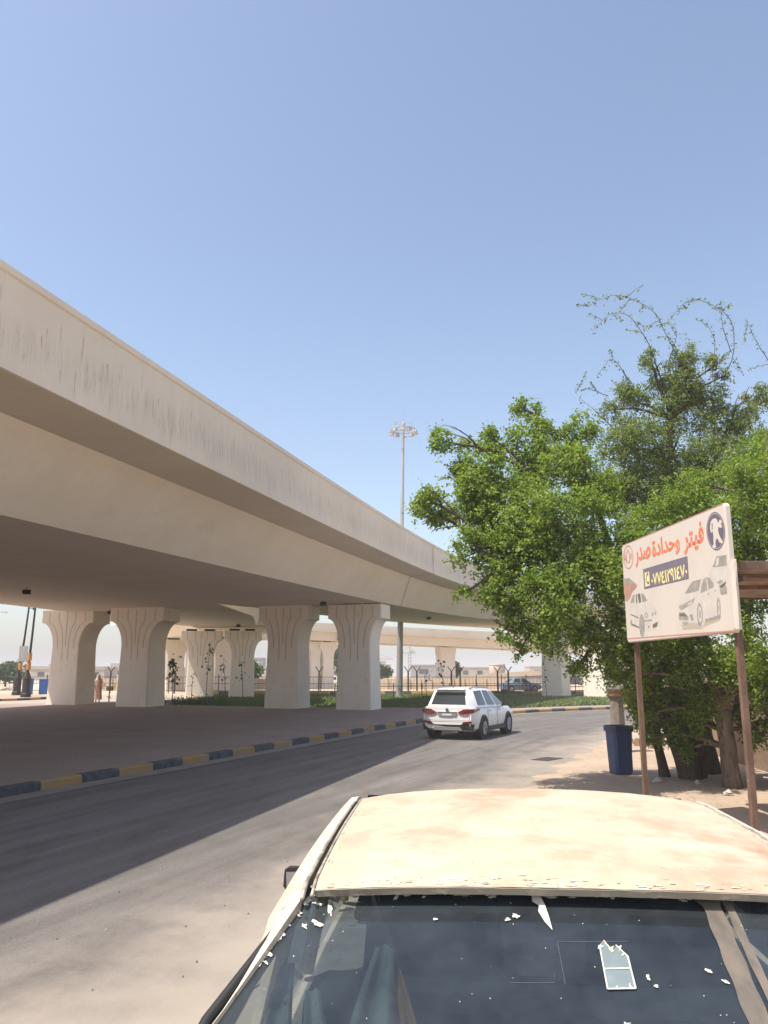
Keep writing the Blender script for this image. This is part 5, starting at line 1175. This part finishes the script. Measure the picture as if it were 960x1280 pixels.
def tint_glass():
    m = bpy.data.materials.new('tinted_glass'); m.use_nodes = True; nt = m.node_tree; N = nt.nodes; L = nt.links
    N.remove(N['Principled BSDF'])
    tr_ = N.new('ShaderNodeBsdfTransparent'); tr_.inputs['Color'].default_value = (.28, .335, .36, 1)
    gl = N.new('ShaderNodeBsdfGlossy'); gl.inputs['Roughness'].default_value = .03; gl.inputs['Color'].default_value = (.9, .95, 1, 1)
    du = N.new('ShaderNodeBsdfDiffuse'); du.inputs['Color'].default_value = (.15, .185, .22, 1)  # dust film, its blue stands in for sky reflected on the glass
    fr = N.new('ShaderNodeFresnel'); fr.inputs['IOR'].default_value = 1.5
    m1 = N.new('ShaderNodeMixShader'); L.new(fr.outputs['Fac'], m1.inputs['Fac']); L.new(tr_.outputs['BSDF'], m1.inputs[1]); L.new(gl.outputs['BSDF'], m1.inputs[2])
    tc = N.new('ShaderNodeTexCoord'); nz = N.new('ShaderNodeTexNoise'); nz.inputs['Scale'].default_value = 5; nz.inputs['Detail'].default_value = 8; nz.inputs['Roughness'].default_value = .7
    L.new(tc.outputs['Object'], nz.inputs['Vector']); rp = N.new('ShaderNodeMapRange'); rp.inputs['From Min'].default_value = .40; rp.inputs['From Max'].default_value = .8; rp.inputs['To Min'].default_value = .10; rp.inputs['To Max'].default_value = .26
    L.new(nz.outputs['Fac'], rp.inputs['Value'])
    m2 = N.new('ShaderNodeMixShader'); L.new(rp.outputs['Result'], m2.inputs['Fac']); L.new(m1.outputs['Shader'], m2.inputs[1]); L.new(du.outputs['BSDF'], m2.inputs[2])
    L.new(m2.outputs['Shader'], N['Material Output'].inputs['Surface']); return m
M['tint'] = tint_glass()
def grid(f, us, vs_, flip=False):
    a = MB(); n_ = len(vs_)
    a.v = [tuple(f(u, v)) for u in us for v in vs_]
    a.f = [(i * n_ + j, i * n_ + j + 1, (i + 1) * n_ + j + 1, (i + 1) * n_ + j) for i in range(len(us) - 1) for j in range(n_ - 1)]
    if flip: a.f = [q[::-1] for q in a.f]
    a.m = [0] * len(a.f); return a
# roof skin, slightly crowned, falling at front and rear
def hw(y): return .640 + .012 * math.sin(max(0, min(1, y / 1.5)) * math.pi) + .015 * (y / 1.5)
def roofz(s_, y): return 1.438 + .012 * y / 1.5 + .036 * (1 - abs(s_) ** 2.4) * (1 - .25 * abs(2 * y / 1.5 - 1) ** 3) - .03 * max(0, (y - 1.30) / .2) ** 2 - .012 * max(0, (.08 - y) / .08) ** 2 + RNG.normal(0, .0004)
def roof_pt(s_, y):
    yy = y - .05 * (1 - s_ * s_) * (1 if y < .3 else 0) * (1 - y / .3) + .07 * (1 - s_ * s_) * max(0, (y - 1.1) / .4) - .10 * abs(s_) ** 6 * max(0, (y - 1.2) / .3)
    return (s_ * hw(y), yy, roofz(s_, y))
grid(roof_pt, np.linspace(-1, 1, 41), np.linspace(0, 1.5, 41)).build('roof', M['roofpaint'], oc, smooth=True, fixn=True)
def ghalf(t): return .665 + .26 * t if t < .55 else .808 + .05 * (t - .55)
# chips, dust and scratches on the roof skin
rc = MB(); rd = MB()
def chip(mb, s_, y, w, h, n_=10):
    pts = []
    for i in range(n_):
        g_ = 2 * math.pi * i / n_; r_ = RNG.uniform(.45, 1.1); q = roof_pt(max(-1, min(1, s_ + w * r_ * math.cos(g_))), max(0.003, y + h * r_ * math.sin(g_))); pts.append((q[0], q[1], q[2] + .0010))
    mb.add(pts, [tuple(range(n_))])
for _ in range(130): chip(RNG.choice([rc, rd], p=[.7, .3]), RNG.uniform(-.98, .98), abs(RNG.normal(0, .022)) + .004, RNG.uniform(.003, .022), RNG.uniform(.0012, .004))
for _ in range(60): chip(RNG.choice([rc, rd], p=[.4, .6]), RNG.choice([-1, 1]) * (1 - abs(RNG.normal(0, .012)) - .01), RNG.uniform(.05, 1.4), RNG.uniform(.002, .004), RNG.uniform(.005, .025))
for _ in range(45): chip(rd, RNG.uniform(-.9, .9), RNG.uniform(.1, 1.4), RNG.uniform(.002, .006), RNG.uniform(.001, .004), 6)
for mb_, nm_, mm_ in ((rc, 'bleached_chips', M['flake']), (rd, 'bare_chips', M['barechip'])):
    o = mb_.build(nm_, mm_, oc); o['kind'] = 'stuff'
# rain gutters and the side rails outside them
for s_ in (-1, 1):
    pts = [(s_ * (hw(y) + .006), y - .10 * max(0, (y - 1.2) / .3), roofz(1, y) - .004) for y in np.linspace(-.02, 1.5, 24)]
    a = MB(); a.tube(pts, .005, 6); a.tube([(x + s_ * .024, y, z - .007) for x, y, z in pts], .006, 6); a.build('rain_gutter', M['trimstrip'], oc, smooth=True)
    rings = []
    for y in np.linspace(-.60, 1.72, 40):
        zz = 1.43 + .012 * y / 1.5 if y > 0 else 1.418 - .27 * (.05 - y) / .75 - .02 * (ghalf(min(1, -y / .75)) / .65) ** 2 + .022 * (1 - min(1, -y / .28)) + .012
        if y > 1.45: zz -= (y - 1.45) ** 1.5 * 1.2
        fd = max(0, min(1, -y / .28)); x0 = (hw(y) + .034) if y > 0 else max(hw(0) + .034, ghalf(min(1, -y / .75)) + .008)
        x1 = x0 + .065 * (1 - .85 * fd)
        rings.append([(s_ * x0, y, zz - .006), (s_ * (x0 + .03 * (1 - .85 * fd)), y, zz - .010), (s_ * x1, y, zz - .045), (s_ * (x1 + .025 * (1 - .7 * fd)), y, zz - .085), (s_ * (x1 + .012 * (1 - .7 * fd)), y, zz - .10), (s_ * x0, y, zz - .05)])
    a = MB(); a.loft(rings); a.build('side_rail', M['oldpaint'], oc, smooth=35, fixn=True)
# rear header: painted strip and weathered trim above the glass
def gpt(b, t, lift=0.0):
    q = b / .65; return (b, -.02 - .75 * t + .07 * q * q, 1.425 - .27 * t - .02 * q * q + lift)
a = MB(); rings = []
for b_ in np.linspace(-.66, .66, 40):
    s_ = b_ / .66; e_ = roof_pt(s_ * .995, 0); g0 = gpt(b_, -.035, .004)
    rings.append([(e_[0], e_[1] + .004, e_[2] - .004), (e_[0], e_[1] - .016, e_[2] + .001), (b_, (e_[1] + g0[1]) / 2 - .002, (e_[2] + g0[2]) / 2 + .001), (b_, g0[1] - .004, g0[2] + .001), (b_, g0[1] - .006, g0[2] - .005), (e_[0], e_[1] + .01, e_[2] - .02)])
a.loft(rings); a.build('rear_trim', M['trimstrip'], oc, smooth=40, fixn=True)
# rear glass
T = np.linspace(-.04, 1.0, 24)
grid(lambda s_, t: gpt(s_ * ghalf(t), t), np.linspace(-1, 1, 31), T).build('rear_window', M['tint'], oc, smooth=True, fixn=True)
for s_ in (-1, 1):
    ru = MB(); ru.tube([gpt(s_ * (ghalf(t) + .004), t, .004) for t in np.linspace(-.02, 1, 30)], .012, 6)
    ru.build('window_seal', M['blackplastic'], oc, smooth=True)
# flakes and rests of paper on the glass
fk = MB()
def flake(c, w, h, rot=0, n_=15, jag=.62):
    pts = []; c = (c[0], c[1] + .020 if c[1] < .0 else c[1])
    for i in range(n_):
        g_ = 2 * math.pi * i / n_; r_ = RNG.uniform(1 - jag, 1.15); x, y = w * r_ * math.cos(g_), h * r_ * math.sin(g_)
        pts.append(gpt(c[0] + x * math.cos(rot) - y * math.sin(rot), c[1] + (x * math.sin(rot) + y * math.cos(rot)) / .8, .003 + RNG.uniform(0, .0015)))
    fk.add(pts, [tuple(range(n_))])
for b_, t, w, h, r_ in ((-.62, .0, .030, .012, .5), (-.585, -.012, .028, .016, .1), (-.545, -.004, .016, .010, .2), (-.37, -.02, .022, .014, 0), (-.40, -.028, .018, .008, 0), (-.285, -.022, .026, .013, .1), (-.47, -.02, .03, .007, .1), (-.44, -.005, .006, .028, .4),
                         (-.665, .035, .018, .010, .8), (-.69, .08, .014, .010, 1.0), (-.70, .13, .012, .012, 1.0), (-.635, .06, .018, .007, .2), (-.60, .085, .006, .03, -.2), (-.625, .15, .02, .008, .5), (-.655, .165, .014, .008, .9), (-.72, .2, .012, .016, 1.1), (-.74, .27, .012, .02, 1.1), (-.745, .33, .008, .02, 1.1),
                         (-.55, .05, .022, .003, 0), (.17, -.03, .05, .005, 0), (.08, -.03, .03, .006, 0), (.40, -.04, .05, .006, .05), (.36, -.028, .02, .006, 0), (.235, -.01, .010, .006, .2), (-.10, -.03, .02, .006, 0), (.0, -.028, .012, .006, 0), (-.2, -.03, .012, .005, 0), (-.345, .12, .007, .006, 0), (-.16, .1, .012, .008, .4), (-.18, .115, .008, .006, 0), (.22, .3, .008, .006, .8), (.245, .34, .010, .005, .7), (.10, .36, .006, .006, 0), (.09, .33, .004, .010, 0), (.02, .49, .006, .008, 0)): flake((b_, t), w, h, r_)
for _ in range(60):
    b_ = RNG.uniform(-.72, .45); t = RNG.uniform(-.02, .6); r_ = RNG.uniform(.0008, .0022); flake((b_, t), r_, r_, 0, 6)
for _ in range(46):
    b_ = RNG.choice([RNG.uniform(-.66, -.25), RNG.uniform(-.66, .6)]); flake((b_, -.030 + abs(RNG.normal(0, .008))), RNG.uniform(.008, .026), RNG.uniform(.003, .009), RNG.uniform(-.1, .1))
for _ in range(70):      # chips along the upper edge and the left seal
    b_ = RNG.uniform(-.66, .66); flake((b_, -.035 + abs(RNG.normal(0, .012))), RNG.uniform(.003, .016), RNG.uniform(.002, .005), 0, 8)
    t = RNG.uniform(-.02, .35); flake((-ghalf(t) + abs(RNG.normal(.004, .012)), t), RNG.uniform(.003, .010), RNG.uniform(.003, .008), .9, 8)
o = fk.build('paint_flakes', M['flake'], oc); o['kind'] = 'stuff'
def patch(name, pts, m, lift=.0025):
    MB().add([gpt(b_, t, lift) for b_, t in pts], [tuple(range(len(pts)))]).build(name, m, oc)
patch('torn_paper', [(-.122, -.040), (-.112, -.046), (-.103, -.035), (-.096, .005), (-.090, .045), (-.086, .10), (-.084, .158), (-.098, .12), (-.108, .075), (-.104, .05), (-.118, .03), (-.116, -.01)], M['flake'], .004)
patch('sticker_rest', [(.010, .218), (.022, .195), (.033, .232), (.045, .215), (.063, .255), (.058, .371), (.002, .376)], M['sticker'], .003)
sb = MB()
for q in ([(.010, .218), (.022, .195), (.033, .232), (.045, .212), (.063, .255)], [(.058, .371), (.002, .376)], [(.010, .218), (.002, .376)], [(.063, .255), (.058, .371)], [(.006, .305), (.061, .30)]):
    sb.tube([gpt(b_, t, .004) for b_, t in q], .0018, 4)
for c in ((.012, .222), (.034, .236), (.048, .228), (.056, .25), (.02, .37), (.05, .37)): 
    fk2 = [(c[0] + RNG.uniform(-.009, .009), c[1] + RNG.uniform(-.02, .014)) for _ in range(5)]
    sb.add([gpt(*p, .0045) for p in fk2], [(0, 1, 2), (2, 3, 4)])
sb.build('sticker_edge', M['flake'], oc)
L1 = smooth_line([(.288, -.055), (.296, .05), (.291, .14), (.283, .28), (.272, .48), (.262, .75)], .03); w1 = [.030, .034, .026]
a = MB()
for L_, wd in ((L1, .022), (smooth_line([(.338, -.055), (.338, .03), (.328, .2), (.322, .35), (.318, .6)], .03), .010)):
    vs = []
    for i, p in enumerate(L_): k = wd * (1.0 + .08 * math.sin(i * 1.3) + (.35 if i < 3 else 0)); vs += [gpt(p[0] - k, p[1], .003), gpt(p[0] + k, p[1], .004)]
    a.add(vs, [(2 * i, 2 * i + 1, 2 * i + 3, 2 * i + 2) for i in range(len(L_) - 1)])
a.build('old_tape', M['tape'], oc)
sm = MB()      # marks of old adhesive
for q in ([(-.078, .20), (.075, .19)], [(-.078, .20), (-.080, .36)], [(-.19, .36), (-.10, .355), (-.098, .32)]): sm.tube([gpt(b_, t, .001) for b_, t in q], .0007, 4)
sm.build('adhesive_mark', M['faintmark'], oc)
# lower body, tail, wheels
b_ = MB(); rings = []
for (y, hw_, zs, zb, zt) in ((-1.55, .74, .38, .80, .82), (-1.50, .80, .30, .86, .90), (-1.2, .83, .22, .90, .95), (-.66, .84, .2, .93, 1.02), (0, .845, .19, .94, .96), (1.2, .845, .19, .93, .95), (1.95, .84, .19, .91, .96), (2.5, .82, .2, .87, .92), (2.95, .78, .24, .78, .82), (3.1, .70, .34, .66, .68)):
    half = [(0, zs), (hw_ * .8, zs), (hw_ * .96, zs + .1), (hw_, zs + .32), (hw_ * .99, zb - .1), (hw_ * .955, zb), (hw_ * .6, zt), (0, zt + .01)]
    rings.append([(x, y, z) for x, z in half] + [(-x, y, z) for x, z in half[-2:0:-1]])
# cabin hole: the lower body is closed by a dark floor shelf, cloth and seats stand on it
b_.loft(rings); b_.build('body', M['oldpaint'], oc, smooth=38, fixn=True)
for s_ in (-1, 1):
    for y in (-.95, 1.85):
        a = MB(); a.wheel((s_ * .75, y, .30), .30, .2, 28, hole=.18); wo = a.build('wheel', M['tyre'], oc, smooth=40)
        a = MB(); a.wheel((s_ * .79, y, .30), .19, .1, 20); ro = a.build('rim', M['greyplastic'], oc); ro.parent = wo
        a = MB(); a.wheel((s_ * .735, y, .31), .37, .23, 24, hole=.1); a.build('wheel_arch', M['blackplastic'], oc)
    panel('tail_lamp', M['tail'], oc, [(s_ * .42, -1.545, .62), (s_ * .74, -1.54, .62), (s_ * .74, -1.53, .78), (s_ * .42, -1.54, .78)], (0, -1, 0), .02)
    # side windows and pillars
    for nm, q in (('window', [(.0, .98), (.80, .96), (.80, 1.34), (.10, 1.34)]), ('window', [(.86, .96), (1.75, .96), (1.48, 1.33), (.86, 1.34)])):
        pts = [(s_ * (.80 - (z - .96) * .22), y, z) for y, z in q]; MB().add(pts, [(0, 1, 2, 3)]).build(nm, M['tint'], oc)
    for q_ in ([(.80, .83, .96), (.72, .83, 1.35)], [(.80, -.02, .96), (.72, .06, 1.35)], [(.80, 1.82, .94), (.70, 1.46, 1.40)]):
        MB().tube([(s_ * x, y, z) for x, y, z in q_], .028, 6).build('door_pillar', M['oldpaint'], oc)
    a = MB()
    hsg = [[(s_ * (.965 + dx * k * .8), 1.58 + yy, 1.065 + dz * k * .85) for dx, dz in ((-.085, -.05), (-.06, -.062), (.06, -.058), (.085, -.03), (.08, .045), (.055, .06), (-.06, .06), (-.085, .04))] for yy, k in ((0, 1), (.03, 1.03), (.07, .8), (.09, .4))]
    a.loft(hsg); a.tube([(s_ * .80, 1.68, 1.02), (s_ * .93, 1.63, 1.045)], .025, 6); mo = a.build('mirror', M['blackplastic'], oc, fixn=True)
    MB().add([(s_ * (.965 + dx * .8), 1.577, 1.065 + dz * .85) for dx, dz in ((-.07, -.045), (.065, -.045), (.07, .04), (-.07, .045))], [(0, 1, 2, 3)]).build('mirror_glass', M['greyplastic'], mo)
panel('rear_bumper', M['blackplastic'], oc, [(-.78, -1.55, .36), (.78, -1.55, .36), (.78, -1.55, .54), (-.78, -1.55, .54)], (0, -1, 0), .05)
panel('number_plate', M['plate'], oc, [(-.2, -1.545, .64), (.2, -1.545, .64), (.2, -1.545, .75), (-.2, -1.545, .75)], (0, -1, 0), .02)
MB().add([(-.66, 1.52, 1.43), (.66, 1.52, 1.43), (.76, 1.98, .97), (-.76, 1.98, .97)], [(0, 1, 2, 3)]).build('windscreen', M['tint'], oc)
# inside
MB().box((0, -.36, 1.045), (1.42, .62, .03)).build('rear_shelf', M['shelf'], oc)
MB().box((0, .02, 1.10), (1.36, .16, .26), taper=.97).build('rear_seat', M['seatcloth'], oc, bevel=.05)
for x in (-.37, .37):
    a = MB(); a.box((x, .85, 1.08), (.48, .14, .30), taper=.9); a.box((x, .86, 1.29), (.25, .09, .15), taper=.9); a.build('front_seat', M['seatcloth'], oc, bevel=.04)
MB().tube([(-.37 + .18 * math.cos(t), 1.36 + .04 * math.sin(t), 1.06 + .16 * math.sin(t)) for t in np.linspace(0, 6.283, 25)], .014, 6).build('steering_wheel', M['blackplastic'], oc)
MB().box((0, 1.62, 1.0), (1.44, .36, .12), taper=.95).build('dashboard', M['seatcloth'], oc, bevel=.03)
def drape(name, top, bot, m, seed, n_=26, amp=.018):
    r_ = np.random.default_rng(seed); a = MB(); vs = []; ph = r_.uniform(0, 6); fr_ = r_.uniform((5, 9, -3), (9, 17, 3))
    for j in range(12):
        f = j / 11
        for i in range(n_):
            s_ = i / (n_ - 1); p0 = np.array(top[0]) * (1 - s_) + np.array(top[1]) * s_; p1 = np.array(bot[0]) * (1 - s_) + np.array(bot[1]) * s_
            q = p0 * (1 - f) + p1 * f; w_ = amp * (.3 + f); q = q + np.array([.012 * math.sin(3 * f + ph), w_ * (math.sin(s_ * fr_[0] + ph + f * fr_[2]) + .6 * math.sin(s_ * fr_[1] - 2 * f + ph)), w_ * .5 * math.cos(s_ * fr_[1] * .7 + ph + 2 * f)]); vs.append(tuple(q))
    a.add(vs, [(j * n_ + i, j * n_ + i + 1, (j + 1) * n_ + i + 1, (j + 1) * n_ + i) for j in range(11) for i in range(n_ - 1)]); return a.build(name, m, oc, smooth=True)
drape('hanging_cloth', [(-.485, -.09, 1.33), (-.44, -.09, 1.33)], [(-.55, -.30, 1.10), (-.40, -.28, 1.10)], M['palecloth'], 1)
drape('hanging_cloth', [(-.44, -.10, 1.29), (-.42, -.10, 1.29)], [(-.44, -.30, 1.12), (-.37, -.27, 1.12)], M['browncloth'], 4)
drape('hanging_cloth', [(-.70, -.08, 1.28), (-.67, -.06, 1.28)], [(-.72, -.46, 1.07), (-.60, -.40, 1.07)], M['palecloth'], 7)
drape('hanging_cloth', [(-.63, -.12, 1.24), (-.60, -.10, 1.24)], [(-.60, -.50, 1.07), (-.50, -.44, 1.07)], M['palecloth'], 9)
a = MB(); a.box((-.42, -.44, 1.10), (.30, .18, .07), .1, taper=.85); a.build('folded_cloth', M['palecloth'], oc, bevel=.025)

# ------------------------------------------------------------------ the dusty air
hz = MB().box((0, 300, 11.5), (5400, 5600, 26)).build('haze', None or M['soil'])
hm = bpy.data.materials.new('dusty_air'); hm.use_nodes = True; N = hm.node_tree.nodes; N.remove(N['Principled BSDF'])
pv = N.new('ShaderNodeVolumePrincipled'); pv.inputs['Density'].default_value = .0013; pv.inputs['Color'].default_value = (1.0, .955, .945, 1); pv.inputs['Anisotropy'].default_value = -.12
hm.node_tree.links.new(pv.outputs['Volume'], N['Material Output'].inputs['Volume']); hz.data.materials.clear(); hz.data.materials.append(hm)
tag(hz, kind='stuff', label='pale dusty desert air', cat='haze')
